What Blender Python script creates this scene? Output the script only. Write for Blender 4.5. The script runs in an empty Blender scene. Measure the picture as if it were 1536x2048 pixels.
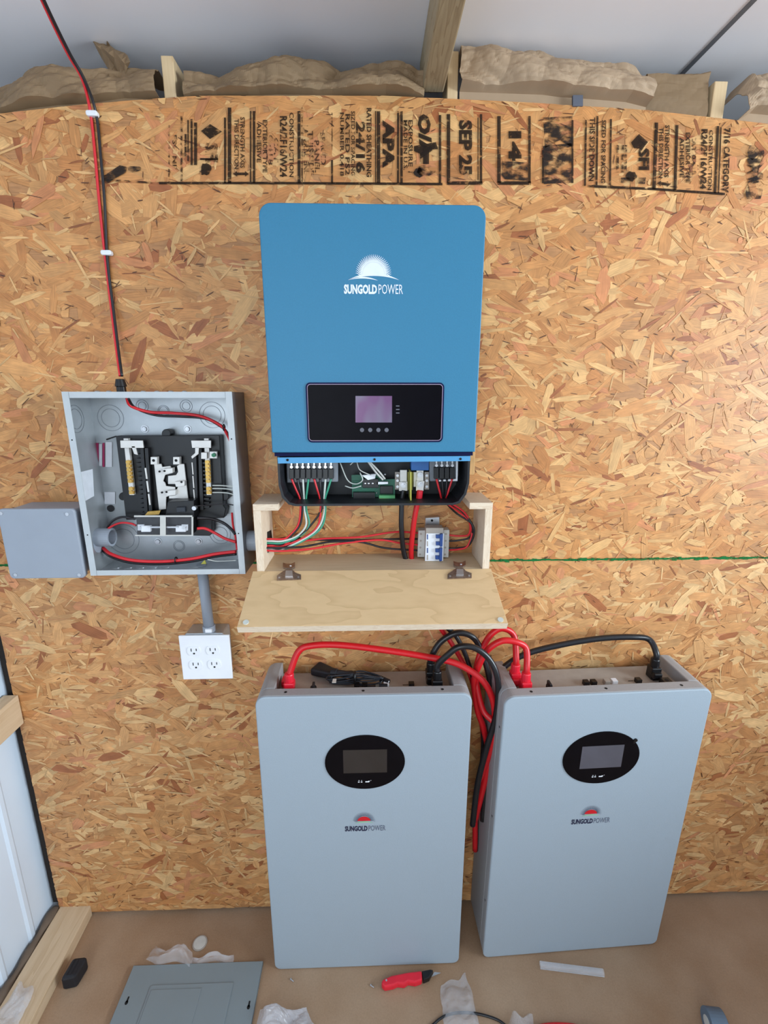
import bpy, bmesh, math, random
import numpy as np
from mathutils import Vector, Matrix
random.seed(7); rng = np.random.default_rng(11)
C = bpy.context.scene.collection
SC = bpy.context.scene
R = math.radians

# ------------------------------------------------------------------ camera
CAM = Vector((0.0, -1.152, 1.575)); PITCH = 0.2428; YAW = 0.0305; FPX = 941.4
cd = bpy.data.cameras.new('camera'); co = bpy.data.objects.new('camera', cd); C.objects.link(co)
cd.sensor_fit = 'HORIZONTAL'; cd.sensor_width = 36; cd.lens = FPX / 1536 * 36; cd.clip_start = 0.02
co.location = CAM; co.rotation_euler = (math.pi/2 - PITCH, 0, -YAW); SC.camera = co

# ------------------------------------------------------------------ world, lights, exposure
w = bpy.data.worlds.new('world'); SC.world = w; w.use_nodes = True
bg = w.node_tree.nodes['Background']; bg.inputs[0].default_value = (0.74, 0.87, 1.0, 1); bg.inputs[1].default_value = 0.78
def area(name, loc, target, sx, sy, power, col):
    l = bpy.data.lights.new(name, 'AREA'); l.shape = 'RECTANGLE'; l.size = sx; l.size_y = sy; l.energy = power; l.color = col
    o = bpy.data.objects.new(name, l); C.objects.link(o); o.location = loc
    o.rotation_euler = (Vector(target) - Vector(loc)).to_track_quat('-Z', 'Y').to_euler(); return o
area('doorway_daylight', (-0.55, -3.2, 1.45), (0, 0, 1.15), 1.0, 1.9, 27, (0.86, 0.95, 1.0))
area('side_window_daylight', (3.1, -1.55, 1.68), (-1.0, -0.6, 1.2), 1.3, 0.9, 122, (0.80, 0.92, 1.0))
SC.view_settings.view_transform = 'Standard'; SC.view_settings.look = 'None'
SC.view_settings.gamma = 1; SC.view_settings.use_curve_mapping = False; SC.view_settings.exposure = 0.02

# ------------------------------------------------------------------ pixel -> point on a real plane
_cp, _sp, _cs, _ss = math.cos(PITCH), math.sin(PITCH), math.cos(YAW), math.sin(YAW)
FW = Vector((_ss*_cp, _cs*_cp, -_sp)); RT = Vector((_cs, -_ss, 0)); UP = RT.cross(FW)
def ray(u, v): return FW*FPX + RT*(u-768) - UP*(v-1024)
def PY(u, v, y): d = ray(u, v); return CAM + d*((y-CAM.y)/d.y)
def PZ(u, v, z): d = ray(u, v); return CAM + d*((z-CAM.z)/d.z)
def PX(u, v, x): d = ray(u, v); return CAM + d*((x-CAM.x)/d.x)

# ------------------------------------------------------------------ materials
def lin(c):
    return tuple(((x/255)/12.92 if x/255 <= .04045 else ((x/255+.055)/1.055)**2.4) for x in c)
class NT:
    def __init__(s, name):
        s.m = bpy.data.materials.new(name); s.m.use_nodes = True; s.t = s.m.node_tree; s.n = s.t.nodes; s.l = s.t.links
        s.b = s.n['Principled BSDF']; s.out = s.n['Material Output']
    def new(s, k, **kw):
        n = s.n.new(k)
        for a, b in kw.items(): setattr(n, a, b)
        return n
    def link(s, a, b): s.l.new(a, b)
def M(name, col, rough=.5, metal=0, var=.06, scale=40, bump=0, spec=.5, emit=None):
    """paint / plastic / metal: base colour with a slight procedural mottling and optional bump"""
    q = NT(name); q.b.inputs['Roughness'].default_value = rough; q.b.inputs['Metallic'].default_value = metal
    q.b.inputs['Specular IOR Level'].default_value = spec
    tc = q.new('ShaderNodeTexCoord'); no = q.new('ShaderNodeTexNoise'); no.inputs['Scale'].default_value = scale; no.inputs['Detail'].default_value = 4
    q.link(tc.outputs['Object'], no.inputs['Vector'])
    mr = q.new('ShaderNodeMapRange'); mr.inputs[1].default_value = .3; mr.inputs[2].default_value = .7; mr.inputs[3].default_value = 1-var; mr.inputs[4].default_value = 1+var
    q.link(no.outputs[0], mr.inputs[0])
    mx = q.new('ShaderNodeVectorMath', operation='SCALE'); mx.inputs[0].default_value = col[:3]; q.link(mr.outputs[0], mx.inputs['Scale'])
    q.link(mx.outputs[0], q.b.inputs['Base Color'])
    if bump:
        bp = q.new('ShaderNodeBump'); bp.inputs['Strength'].default_value = bump; bp.inputs['Distance'].default_value = .002
        q.link(no.outputs[0], bp.inputs['Height']); q.link(bp.outputs[0], q.b.inputs['Normal'])
    return q.m
def clear_plastic(name, col=(.9,.9,.93), op=.3, rough=.15):
    q = NT(name); tr = q.new('ShaderNodeBsdfTransparent'); mix = q.new('ShaderNodeMixShader')
    q.b.inputs['Base Color'].default_value = (*col, 1); q.b.inputs['Roughness'].default_value = rough
    no = q.new('ShaderNodeTexNoise'); no.inputs['Scale'].default_value = 60
    tc = q.new('ShaderNodeTexCoord'); q.link(tc.outputs['Object'], no.inputs['Vector'])
    mr = q.new('ShaderNodeMapRange'); mr.inputs[3].default_value = op*.6; mr.inputs[4].default_value = op*1.4
    q.link(no.outputs[0], mr.inputs[0]); q.link(mr.outputs[0], mix.inputs[0])
    q.link(tr.outputs[0], mix.inputs[1]); q.link(q.b.outputs[0], mix.inputs[2]); q.link(mix.outputs[0], q.out.inputs['Surface'])
    return q.m
def wood(name, a, b, axis=0, scale=1., rough=.6, wav=3., rot=0, contrast=1.):
    """sawn or veneer wood; bands follow a distorted wave stretched along 'axis'"""
    q = NT(name); q.b.inputs['Roughness'].default_value = rough; q.b.inputs['Specular IOR Level'].default_value = .25
    tc = q.new('ShaderNodeTexCoord'); mp = q.new('ShaderNodeMapping'); s = [12*scale]*3; s[axis] = (4.5 if rot else 1.2)*scale; mp.inputs['Scale'].default_value = s; mp.inputs['Rotation'].default_value = (0, 0, rot)
    q.link(tc.outputs['Object'], mp.inputs['Vector'])
    no = q.new('ShaderNodeTexNoise'); no.inputs['Scale'].default_value = 1.3; no.inputs['Detail'].default_value = 3; q.link(mp.outputs[0], no.inputs['Vector'])
    ml = q.new('ShaderNodeMath', operation='MULTIPLY'); ml.inputs[1].default_value = wav*6; q.link(no.outputs[0], ml.inputs[0])
    fr = q.new('ShaderNodeMath', operation='FRACT'); q.link(ml.outputs[0], fr.inputs[0])
    pp = q.new('ShaderNodeMath', operation='POWER'); pp.inputs[1].default_value = 3; q.link(fr.outputs[0], pp.inputs[0])
    n2 = q.new('ShaderNodeTexNoise'); n2.inputs['Scale'].default_value = 14; n2.inputs['Detail'].default_value = 6; q.link(mp.outputs[0], n2.inputs['Vector'])
    ad = q.new('ShaderNodeMath', operation='MULTIPLY_ADD'); ad.inputs[1].default_value = .45*contrast; q.link(pp.outputs[0], ad.inputs[0])
    m2 = q.new('ShaderNodeMath', operation='MULTIPLY'); m2.inputs[1].default_value = .6 if not rot else .25; q.link(n2.outputs[0], m2.inputs[0]); q.link(m2.outputs[0], ad.inputs[2])
    mx = q.new('ShaderNodeMix', data_type='RGBA'); mx.inputs['A'].default_value = (*a, 1); mx.inputs['B'].default_value = (*b, 1)
    q.link(ad.outputs[0], mx.inputs['Factor']); q.link(mx.outputs['Result'], q.b.inputs['Base Color'])
    bp = q.new('ShaderNodeBump'); bp.inputs['Strength'].default_value = .15; bp.inputs['Distance'].default_value = .001; q.link(n2.outputs[0], bp.inputs['Height']); q.link(bp.outputs[0], q.b.inputs['Normal'])
    return q.m
def osb_mat():
    q = NT('strand_board'); q.b.inputs['Roughness'].default_value = .48; q.b.inputs['Specular IOR Level'].default_value = .45
    at = q.new('ShaderNodeVertexColor', layer_name='Col'); uv = q.new('ShaderNodeUVMap', uv_map='UVMap')
    mp = q.new('ShaderNodeMapping'); mp.inputs['Scale'].default_value = (25, 420, 1); q.link(uv.outputs[0], mp.inputs['Vector'])
    no = q.new('ShaderNodeTexNoise'); no.inputs['Scale'].default_value = 1; no.inputs['Detail'].default_value = 5; q.link(mp.outputs[0], no.inputs['Vector'])
    n3 = q.new('ShaderNodeTexNoise'); n3.inputs['Scale'].default_value = 30; n3.inputs['Detail'].default_value = 3; q.link(uv.outputs[0], n3.inputs['Vector'])
    mr = q.new('ShaderNodeMapRange'); mr.inputs[1].default_value = .25; mr.inputs[2].default_value = .75; mr.inputs[3].default_value = .78; mr.inputs[4].default_value = 1.18; q.link(no.outputs[0], mr.inputs[0])
    m3 = q.new('ShaderNodeMapRange'); m3.inputs[1].default_value = .3; m3.inputs[2].default_value = .7; m3.inputs[3].default_value = .84; m3.inputs[4].default_value = 1.12; q.link(n3.outputs[0], m3.inputs[0])
    mm = q.new('ShaderNodeMath', operation='MULTIPLY'); q.link(mr.outputs[0], mm.inputs[0]); q.link(m3.outputs[0], mm.inputs[1])
    sc = q.new('ShaderNodeVectorMath', operation='SCALE'); q.link(at.outputs[0], sc.inputs[0]); q.link(mm.outputs[0], sc.inputs['Scale']); q.link(sc.outputs[0], q.b.inputs['Base Color'])
    bp = q.new('ShaderNodeBump'); bp.inputs['Strength'].default_value = .35; bp.inputs['Distance'].default_value = .0006; q.link(no.outputs[0], bp.inputs['Height']); q.link(bp.outputs[0], q.b.inputs['Normal'])
    return q.m
def ink(name, col, wear, scale=55):
    q = NT(name); tr = q.new('ShaderNodeBsdfTransparent'); mix = q.new('ShaderNodeMixShader')
    q.b.inputs['Base Color'].default_value = (*col, 1); q.b.inputs['Roughness'].default_value = .8; q.b.inputs['Specular IOR Level'].default_value = .1
    tc = q.new('ShaderNodeTexCoord'); mp = q.new('ShaderNodeMapping'); mp.inputs['Scale'].default_value = (1, 1, 2.0); mp.inputs['Rotation'].default_value = (0, .5, 0)
    q.link(tc.outputs['Object'], mp.inputs['Vector'])
    no = q.new('ShaderNodeTexNoise'); no.inputs['Scale'].default_value = scale; no.inputs['Detail'].default_value = 7; no.inputs['Roughness'].default_value = .65; q.link(mp.outputs[0], no.inputs['Vector'])
    mr = q.new('ShaderNodeMapRange'); mr.inputs[1].default_value = wear-.06; mr.inputs[2].default_value = wear+.06; mr.inputs[3].default_value = .04; mr.inputs[4].default_value = .88
    q.link(no.outputs[0], mr.inputs[0]); q.link(mr.outputs[0], mix.inputs[0]); q.link(tr.outputs[0], mix.inputs[1]); q.link(q.b.outputs[0], mix.inputs[2]); q.link(mix.outputs[0], q.out.inputs['Surface'])
    return q.m
def fiberboard():
    q = NT('fiberboard_floor'); q.b.inputs['Roughness'].default_value = .75; q.b.inputs['Specular IOR Level'].default_value = .25
    tc = q.new('ShaderNodeTexCoord'); n1 = q.new('ShaderNodeTexNoise'); n1.inputs['Scale'].default_value = 5; n1.inputs['Detail'].default_value = 5
    n2 = q.new('ShaderNodeTexNoise'); n2.inputs['Scale'].default_value = 260; n2.inputs['Detail'].default_value = 3
    for n in (n1, n2): q.link(tc.outputs['Object'], n.inputs['Vector'])
    r = q.new('ShaderNodeValToRGB'); r.color_ramp.elements[0].position = .3; r.color_ramp.elements[1].position = .72
    r.color_ramp.elements[0].color = (*lin((152,120,92)), 1); r.color_ramp.elements[1].color = (*lin((172,144,118)), 1); q.link(n1.outputs[0], r.inputs[0])
    mr = q.new('ShaderNodeMapRange'); mr.inputs[3].default_value = .85; mr.inputs[4].default_value = 1.15; q.link(n2.outputs[0], mr.inputs[0])
    sc = q.new('ShaderNodeVectorMath', operation='SCALE'); q.link(r.outputs[0], sc.inputs[0]); q.link(mr.outputs[0], sc.inputs['Scale']); q.link(sc.outputs[0], q.b.inputs['Base Color'])
    return q.m
def screen_mat():
    q = NT('lcd_violet'); q.b.inputs['Roughness'].default_value = .25
    tc = q.new('ShaderNodeTexCoord'); mp = q.new('ShaderNodeMapping'); mp.inputs['Scale'].default_value = (14, 1, 6); q.link(tc.outputs['Object'], mp.inputs['Vector'])
    no = q.new('ShaderNodeTexNoise'); no.inputs['Scale'].default_value = 1.6; no.inputs['Detail'].default_value = 1; q.link(mp.outputs[0], no.inputs['Vector'])
    r = q.new('ShaderNodeValToRGB'); e = r.color_ramp.elements; e[0].position = .38; e[1].position = .62
    e[0].color = (*lin((72,66,98)), 1); e[1].color = (*lin((104,60,106)), 1); k = e.new(.5); k.color = (*lin((110,96,120)), 1)
    q.link(no.outputs[0], r.inputs[0]); q.link(r.outputs[0], q.b.inputs['Base Color']); return q.m

MT = dict(
 tapeb=M('blue_grey_tape', lin((92,96,108)), .6),
 score=M('scored_steel', lin((138,142,148)), .4, metal=.5),
 osb=osb_mat(), floor=fiberboard(),
 ceil=M('white_liner', lin((246,244,248)), .7, var=.02, scale=3), metal_wall=M('white_sheet_metal', lin((226,240,255)), .35, var=.02, scale=5),
 blue=M('blue_paint', lin((44,119,154)), .5, var=.03, scale=300, bump=.15), blue2=M('blue_bracket', lin((78,152,200)), .5, var=.03),
 navy=M('navy_gap', lin((10,15,58)), .6, spec=.15), black=M('black_housing', lin((21,23,29)), .5, var=.1), blk=M('black_plastic', lin((13,12,15)), .38, var=.1),
 glass=M('black_glass', lin((11,9,15)), .3, var=.1, spec=.05), glass2=M('black_display', lin((13,11,15)), .3, var=.1, spec=.1),
 white=M('white_plastic', lin((235,236,240)), .35, var=.015), whitep=M('white_print', lin((225,232,245)), .6), pinkline=M('panel_outline', lin((170,150,175)), .6),
 grey=M('battery_grey', lin((158,170,180)), .5, var=.02, scale=300, bump=.1), greyshade=M('battery_grey_shaded', lin((158,157,158)), .55, var=.03, scale=200), hole=M('dark_hole', lin((12,11,12)), .8),
 galv=M('galvanised_steel', lin((176,180,183)), .36, metal=.65, var=.08, scale=22), paint=M('grey_enamel', lin((186,191,194)), .45, var=.03), shade_seam=M('side_shade_and_seam_grey', lin((120,122,128)), .4, metal=.3, var=.05),
 pvc=M('grey_pvc', lin((150,157,168)), .45, var=.02, scale=20), cover=M('cover_grey_green', lin((128,138,142)), .45, var=.03, scale=8), red=M('red_cable', lin((205,20,30)), .38, var=.04), redw=M('red_wire', lin((215,40,48)), .4, var=.04),
 redc=M('red_connector', lin((222,32,52)), .4, var=.04), cable=M('black_cable', lin((24,24,28)), .33, var=.08), blackw=M('black_wire', lin((30,26,30)), .4, var=.05), whitew=M('white_wire', lin((205,208,200)), .4), greenw=M('green_wire', lin((60,150,120)), .4),
 steel=M('bright_steel', lin((205,205,208)), .3, metal=.8, var=.06), nickel=M('nickel_hinge', lin((165,150,140)), .3, metal=.85, var=.2, scale=200), brass=M('brass', lin((200,160,85)), .35, metal=.7, var=.15, scale=400),
 tin=M('tinned_bar', lin((212,208,203)), .4, metal=.4, var=.05), pcb=M('green_board', lin((22,98,74)), .45, var=.15, scale=200), pcbd=M('dark_green_part', lin((20,66,52)), .5), green=M('green_block', lin((90,165,105)), .5), orange=M('orange_block', lin((205,100,45)), .5),
 relay=M('blue_relay', lin((30,92,160)), .4), yellow=M('yellow_barrier', lin((178,172,70)), .5), clearg=M('grey_clear_block', lin((118,122,130)), .35), bluet=M('blue_toggle', lin((35,70,135)), .4), greyp=M('light_grey_plastic', lin((198,196,190)), .5), greyt=M('warm_grey_plastic', lin((165,155,145)), .55),
 lcd=screen_mat(), lcdl=M('lcd_brown', lin((48,43,41)), .3, var=.12, scale=20), lcdr=M('lcd_grey', lin((86,84,92)), .3, var=.08, scale=20), key=M('touch_key', lin((95,95,105)), .5), sred=M('logo_red', lin((205,22,35)), .5), sgreen=M('logo_green', lin((150,188,155)), .6), sink=M('logo_ink', lin((28,30,62)), .6), sink2=M('logo_ink_light', lin((90,96,115)), .6),
 ply=wood('birch_plywood', lin((226,192,146)), lin((184,146,102)), axis=0, scale=.62, wav=1.3, contrast=.7, rot=.45), plyedge=wood('plywood_edge', lin((236,220,198)), lin((204,176,146)), axis=0, scale=8, wav=1.), plyv=wood('plywood_edge_upright', lin((236,220,198)), lin((204,176,146)), axis=2, scale=8, wav=1.), plyin=wood('plywood_inner', lin((214,192,160)), lin((188,162,128)), axis=0, scale=1, wav=.6, contrast=.4),
 pine=wood('pine_lumber', lin((226,200,160)), lin((196,160,116)), axis=2, scale=1.2, wav=1.2), pinex=wood('pine_plate', lin((222,198,166)), lin((198,168,132)), axis=1, scale=1.2, wav=1.), pinee=wood('pine_edge', lin((236,214,180)), lin((220,190,150)), axis=1, scale=2, wav=1.), grainy=wood('weathered_rafter', lin((182,164,132)), lin((134,112,84)), axis=1, scale=1.6, wav=2.),
 paper=M('kraft_paper', lin((176,150,122)), .7, var=.1, scale=9, bump=.3), paperd=M('kraft_paper_brown', lin((140,114,84)), .75, var=.14, scale=9, bump=.3), foam=M('brown_foam', lin((112,96,82)), .9, var=.1), ink=ink('stamp_ink', lin((44,34,28)), .375), inkf=ink('stamp_ink_faint', lin((60,42,32)), .50), smudge=ink('stamp_smudge', lin((46,40,38)), .49, 26),
 green_edge=ink('green_edge_seal', lin((35,115,60)), .46, 45), label=M('paper_label', lin((215,218,225)), .6), labelr=M('label_red', lin((165,40,90)), .6), dark=M('dark_gap_shade', lin((40,32,28)), .9), clearp=clear_plastic('clear_bag', op=.16), clearf=clear_plastic('frosted_plastic', (.85,.88,.95), op=.26), clearw=clear_plastic('polycarbonate', (.5,.5,.55), op=.035, rough=.1), greens=M('green_screw', lin((20,120,80)), .4), adap=M('black_cord', lin((30,34,42)), .3, var=.1), rubber=M('dark_rubber', lin((26,26,32)), .6, var=.1), blued=M('blue_roll', lin((96,112,128)), .5))

# ------------------------------------------------------------------ mesh helpers
def BM(): return bmesh.new()
def box(bm, x0, x1, y0, y1, z0, z1):
    v = [bm.verts.new(p) for p in ((x0,y0,z0),(x1,y0,z0),(x1,y1,z0),(x0,y1,z0),(x0,y0,z1),(x1,y0,z1),(x1,y1,z1),(x0,y1,z1))]
    for f in ((0,3,2,1),(4,5,6,7),(0,1,5,4),(1,2,6,5),(2,3,7,6),(3,0,4,7)): bm.faces.new([v[i] for i in f])
    return v
def hexa(bm, a, b):      # two matching loops of points
    A = [bm.verts.new(p) for p in a]; B = [bm.verts.new(p) for p in b]; n = len(A)
    bm.faces.new(A[::-1]); bm.faces.new(B)
    for i in range(n): bm.faces.new((A[i], A[(i+1)%n], B[(i+1)%n], B[i]))
def prism(bm, pts, y0, y1):     # pts (x,z) counter-clockwise seen from -y; y0 front, y1 back
    F = [bm.verts.new((x, y0, z)) for x, z in pts]; B = [bm.verts.new((x, y1, z)) for x, z in pts]; n = len(pts)
    bm.faces.new(F); bm.faces.new(B[::-1])
    for i in range(n): bm.faces.new((F[i], B[i], B[(i+1)%n], F[(i+1)%n]))
def prism_z(bm, pts, z0, z1):   # pts (x,y)
    F = [bm.verts.new((x, y, z1)) for x, y in pts]; B = [bm.verts.new((x, y, z0)) for x, y in pts]; n = len(pts)
    bm.faces.new(F); bm.faces.new(B[::-1])
    for i in range(n): bm.faces.new((F[i], B[i], B[(i+1)%n], F[(i+1)%n]))
def pxs(pts, y): return [(PY(u, v, y).x, PY(u, v, y).z) for u, v in pts]
def ppx(bm, pts, y, d): prism(bm, pxs(pts, y), y, y+d)      # outline seen at depth y, thickness d
def ppr(bm, u0, v0, u1, v1, y, d): ppx(bm, [(u0,v0),(u1,v0),(u1,v1),(u0,v1)], y, d)
def rrect(x0, x1, z0, z1, r, n=6):
    if not isinstance(r, (list, tuple)): r = [r]*4          # bl, br, tr, tl
    pts = []
    for (cx, cz, a0, q) in ((x0+r[0], z0+r[0], 180, r[0]), (x1-r[1], z0+r[1], 270, r[1]), (x1-r[2], z1-r[2], 0, r[2]), (x0+r[3], z1-r[3], 90, r[3])):
        if q == 0: pts.append((cx, cz)); continue
        for i in range(n+1):
            a = R(a0 + 90*i/n); pts.append((cx+q*math.cos(a), cz+q*math.sin(a)))
    return pts
def circ(cx, cz, rx, rz=None, n=24): rz = rz or rx; return [(cx+rx*math.cos(2*math.pi*i/n), cz+rz*math.sin(2*math.pi*i/n)) for i in range(n)]
def cyl(bm, a, b, r, n=16, r2=None):
    a = Vector(a); b = Vector(b); d = (b-a); L = d.length; q = d.to_track_quat('Z', 'Y').to_matrix().to_4x4()
    bmesh.ops.create_cone(bm, cap_ends=True, segments=n, radius1=r, radius2=r if r2 is None else r2, depth=L, matrix=Matrix.Translation((a+b)/2) @ q)
def ring(bm, cx, cz, y, r0, r1, d, n=28, rzs=1.):     # flat ring facing -y
    for i in range(n):
        a, b = 2*math.pi*i/n, 2*math.pi*(i+1)/n
        P = lambda r, t: (cx+r*math.cos(t), cz+r*math.sin(t)*rzs)
        q = [P(r0, a), P(r1, a), P(r1, b), P(r0, b)]
        prism(bm, q, y, y+d)
def catmull(p, sub=8):
    p = [Vector(q) for q in p]; out = []
    P = [p[0]*2-p[1]] + p + [p[-1]*2-p[-2]]
    for i in range(1, len(P)-2):
        for k in range(sub):
            t = k/sub; a, b, c, d = P[i-1], P[i], P[i+1], P[i+2]
            out.append(.5*((2*b)+(c-a)*t+(2*a-5*b+4*c-d)*t*t+(3*b-a-3*c+d)*t**3))
    out.append(p[-1]); return out
def tube(bm, pts, r, n=10, sub=8, smooth=True, closed=False):
    P = catmull(pts, sub) if smooth else [Vector(p) for p in pts]
    rings = []; t0 = (P[1]-P[0]).normalized(); nrm = t0.orthogonal().normalized()
    for i, p in enumerate(P):
        t = (P[min(i+1, len(P)-1)] - P[max(i-1, 0)]).normalized()
        nrm = (nrm - t*nrm.dot(t)).normalized(); bi = t.cross(nrm)
        rr = r(i/(len(P)-1)) if callable(r) else r
        rings.append([bm.verts.new(p + (nrm*math.cos(2*math.pi*k/n)+bi*math.sin(2*math.pi*k/n))*rr) for k in range(n)])
    for a, b in zip(rings, rings[1:]):
        for k in range(n): f = bm.faces.new((a[k], a[(k+1)%n], b[(k+1)%n], b[k])); f.smooth = True
    bm.faces.new(rings[0][::-1]); bm.faces.new(rings[-1])
def blob(bm, c, r, s=(1,1,1), seg=16):
    bmesh.ops.create_uvsphere(bm, u_segments=seg, v_segments=seg//2, radius=r, matrix=Matrix.Translation(c) @ Matrix.Diagonal((*s, 1)))
_tc = {}
def text_mesh(s, bold=0.):
    k = (s, bold)
    if k not in _tc:
        cu = bpy.data.curves.new('t', 'FONT'); cu.body = s; cu.size = 1; cu.offset = bold; cu.resolution_u = 2
        o = bpy.data.objects.new('t', cu); me = bpy.data.meshes.new_from_object(o)
        V = [v.co.copy() for v in me.vertices]; F = [tuple(p.vertices) for p in me.polygons]
        x0 = min(v.x for v in V); x1 = max(v.x for v in V); z0 = min(v.y for v in V); z1 = max(v.y for v in V)
        _tc[k] = ([((v.x-x0)/(x1-x0), (v.y-z0)/(z1-z0)) for v in V], F)
        bpy.data.objects.remove(o); bpy.data.curves.remove(cu); bpy.data.meshes.remove(me)
    return _tc[k]
def put_text(bm, s, fn, bold=0.):
    V, F = text_mesh(s, bold); vs = [bm.verts.new(fn(a, b)) for a, b in V]
    for f in F:
        try: bm.faces.new([vs[i] for i in f])
        except ValueError: pass

# ------------------------------------------------------------------ object helpers
def wl(o):
    v = Vector((0, 0, 0))
    while o: v += o.location; o = o.parent
    return v
def obj(name, bm, mat, parent=None, bevel=0, smooth=False, local=False, flip=True):
    if flip: bmesh.ops.recalc_face_normals(bm, faces=bm.faces)
    if parent is not None and not local:
        bmesh.ops.translate(bm, verts=bm.verts, vec=-wl(parent))
    me = bpy.data.meshes.new(name); off = Vector((0, 0, 0))
    if parent is None:
        vs = [v.co for v in bm.verts]; off = Vector(((min(v.x for v in vs)+max(v.x for v in vs))/2, (min(v.y for v in vs)+max(v.y for v in vs))/2, min(v.z for v in vs)))
        bmesh.ops.translate(bm, verts=bm.verts, vec=-off)
    bm.to_mesh(me); bm.free(); me.materials.append(MT[mat] if isinstance(mat, str) else mat)
    if smooth:
        for p in me.polygons: p.use_smooth = True
    o = bpy.data.objects.new(name, me); C.objects.link(o); o.location = off; o.parent = parent
    if bevel:
        m = o.modifiers.new('bevel', 'BEVEL'); m.width = bevel; m.segments = 2; m.limit_method = 'ANGLE'; m.angle_limit = R(40)
    return o
def tag(o, label, cat, group=None):
    o['label'] = label; o['category'] = cat
    if group: o['group'] = group
    return o
def thing(name, label, cat, loc, group=None):
    o = bpy.data.objects.new(name, None); C.objects.link(o); o.location = loc; o.empty_display_size = .02; return tag(o, label, cat, group)
def struct(name, bm, mat, **k): o = obj(name, bm, mat, **k); o['kind'] = 'structure'; return o
def copy_tree(o, parent=None):
    c = o.copy(); C.objects.link(c)
    if parent is not None: c.parent = parent
    for ch in list(o.children): copy_tree(ch, c)
    return c

# ================================================================== SETTING
TOPX = [-1.0, -.75, -.556, -.357, .035, .349, .585, .843, 1.1, 1.6]; TOPZ = [2.10, 2.133, 2.154, 2.170, 2.1765, 2.169, 2.160, 2.140, 2.115, 2.06]
JOINT = 1.158; XL = -.972; XR = 1.6
def build_osb():
    V = []; F = []; COL = []; UV = []
    def add(poly, col, uvs):
        b = len(V); V.extend(poly); F.append(tuple(range(b, b+len(poly)))); COL.extend([col]*len(poly)); UV.extend(uvs)
    base = lin((184,130,82))
    for z0, z1 in ((0.012, JOINT-.0015), (JOINT+.0015, None)):          # two sheets, curved saw line at the top
        top = [(x, (z1 if z1 else float(np.interp(x, TOPX, TOPZ)))) for x in np.linspace(XR, XL, 24)]
        loop = [(XL, z0), (XR, z0)] + top; n = len(loop)
        add([(x, 0, z) for x, z in loop], base, [(x, z) for x, z in loop])
        add([(x, .011, z) for x, z in loop][::-1], base, [(x, z) for x, z in loop])
        for i in range(n):
            a, b2 = loop[i], loop[(i+1) % n]; add([(a[0],0,a[1]),(a[0],.011,a[1]),(b2[0],.011,b2[1]),(b2[0],0,b2[1])], lin((196,150,100)), [(0,0),(0,.01),(.1,.01),(.1,0)])
    pal = [(lin((207,154,100)), .31), (lin((200,143,89)), .29), (lin((218,174,120)), .14), (lin((191,131,79)), .15), (lin((162,98,58)), .035), (lin((202,136,92)), .07)]
    cols = np.array([p[0] for p in pal]); pr = np.array([p[1] for p in pal]); pr /= pr.sum()
    def flakes(N, Lm, Ls, Wm, Ws, d0, d1, colfn):
        xs = rng.uniform(XL, XR, N); zs = rng.uniform(0.012, 2.18, N); L = np.clip(rng.normal(Lm, Ls, N), .012, .14); W = np.clip(rng.normal(Wm, Ws, N), .0015, .04)
        ang = np.where(rng.random(N) < .62, rng.normal(0, .42, N), rng.uniform(-1.57, 1.57, N)); ys = -np.linspace(d0, d1, N)
        jit = rng.uniform(-.5, .5, (N, 10)); tilt = rng.normal(0, .0032, (N, 2)); ci = rng.choice(len(cols), N, p=pr); br = rng.normal(1, .06, N)
        for i in range(N):
            x, z, l, w_, a, j = xs[i], zs[i], L[i]/2, W[i]/2, ang[i], jit[i]
            e1, e2 = l*(.25+.5*abs(j[0])), l*(.25+.5*abs(j[1]))
            loc = [(-l, j[2]*w_), (-l+e1*.5, -w_*(.75+.4*j[3])), (0, -w_*(1+.3*j[8])), (l-e2, -w_*(.9+.5*j[4])), (l, j[5]*w_), (l-e2*.6, w_*(.8+.4*j[6])), (0, w_*(1+.3*j[9])), (-l+e1, w_*(.9+.5*j[7]))]
            ca, sa = math.cos(a), math.sin(a); hi = z >= JOINT
            P = []
            for (p, q) in loc:
                X = min(max(x+p*ca-q*sa, XL), XR); Z = z+p*sa+q*ca
                if hi: Z = max(JOINT+.001, min(Z, float(np.interp(X, TOPX, TOPZ))))
                else: Z = min(JOINT-.001, max(Z, .012))
                P.append((X, ys[i]+tilt[i][0]*p*.6+tilt[i][1]*q, Z))
            c = colfn(ci[i], br[i]); c = (c[0], c[1]*.93, c[2]*.82) if hi else c; u0 = x*7.3+i*.37
            add(P, c, [(u0+p, z+i*.11+q) for p, q in loc])
    def cf(ci, b): return tuple(cols[ci]*b)
    flakes(6000, .088, .028, .021, .007, .0002, .0008, cf)
    flakes(8500, .070, .034, .015, .009, .0008, .0016, cf)
    pale = np.array(lin((219,176,124))); dk = np.array(lin((150,92,54)))
    flakes(1800, .036, .018, .0038, .0018, .0016, .0020, lambda ci, b: tuple((pale if ci < 4 else dk)*b))
    crev = np.array(lin((92,56,34))); flakes(1700, .013, .006, .0014, .0006, .0018, .0022, lambda ci, b: tuple(crev*b))
    me = bpy.data.meshes.new('wall_front'); me.from_pydata(V, [], F)
    ca = me.color_attributes.new('Col', 'FLOAT_COLOR', 'POINT'); a = np.ones((len(V), 4), np.float32); a[:, :3] = np.array(COL); ca.data.foreach_set('color', a.ravel())
    uvl = me.uv_layers.new(name='UVMap'); uvl.data.foreach_set('uv', np.array(UV, np.float32).ravel())     # loops run in vertex order
    me.materials.append(MT['osb']); o = bpy.data.objects.new('wall_front', me); C.objects.link(o); o['kind'] = 'structure'; return o
wall = build_osb()

bm = BM(); box(bm, -1.06, XR+.4, -3.3, .1, -.02, 0); struct('floor', bm, 'floor')
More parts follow.
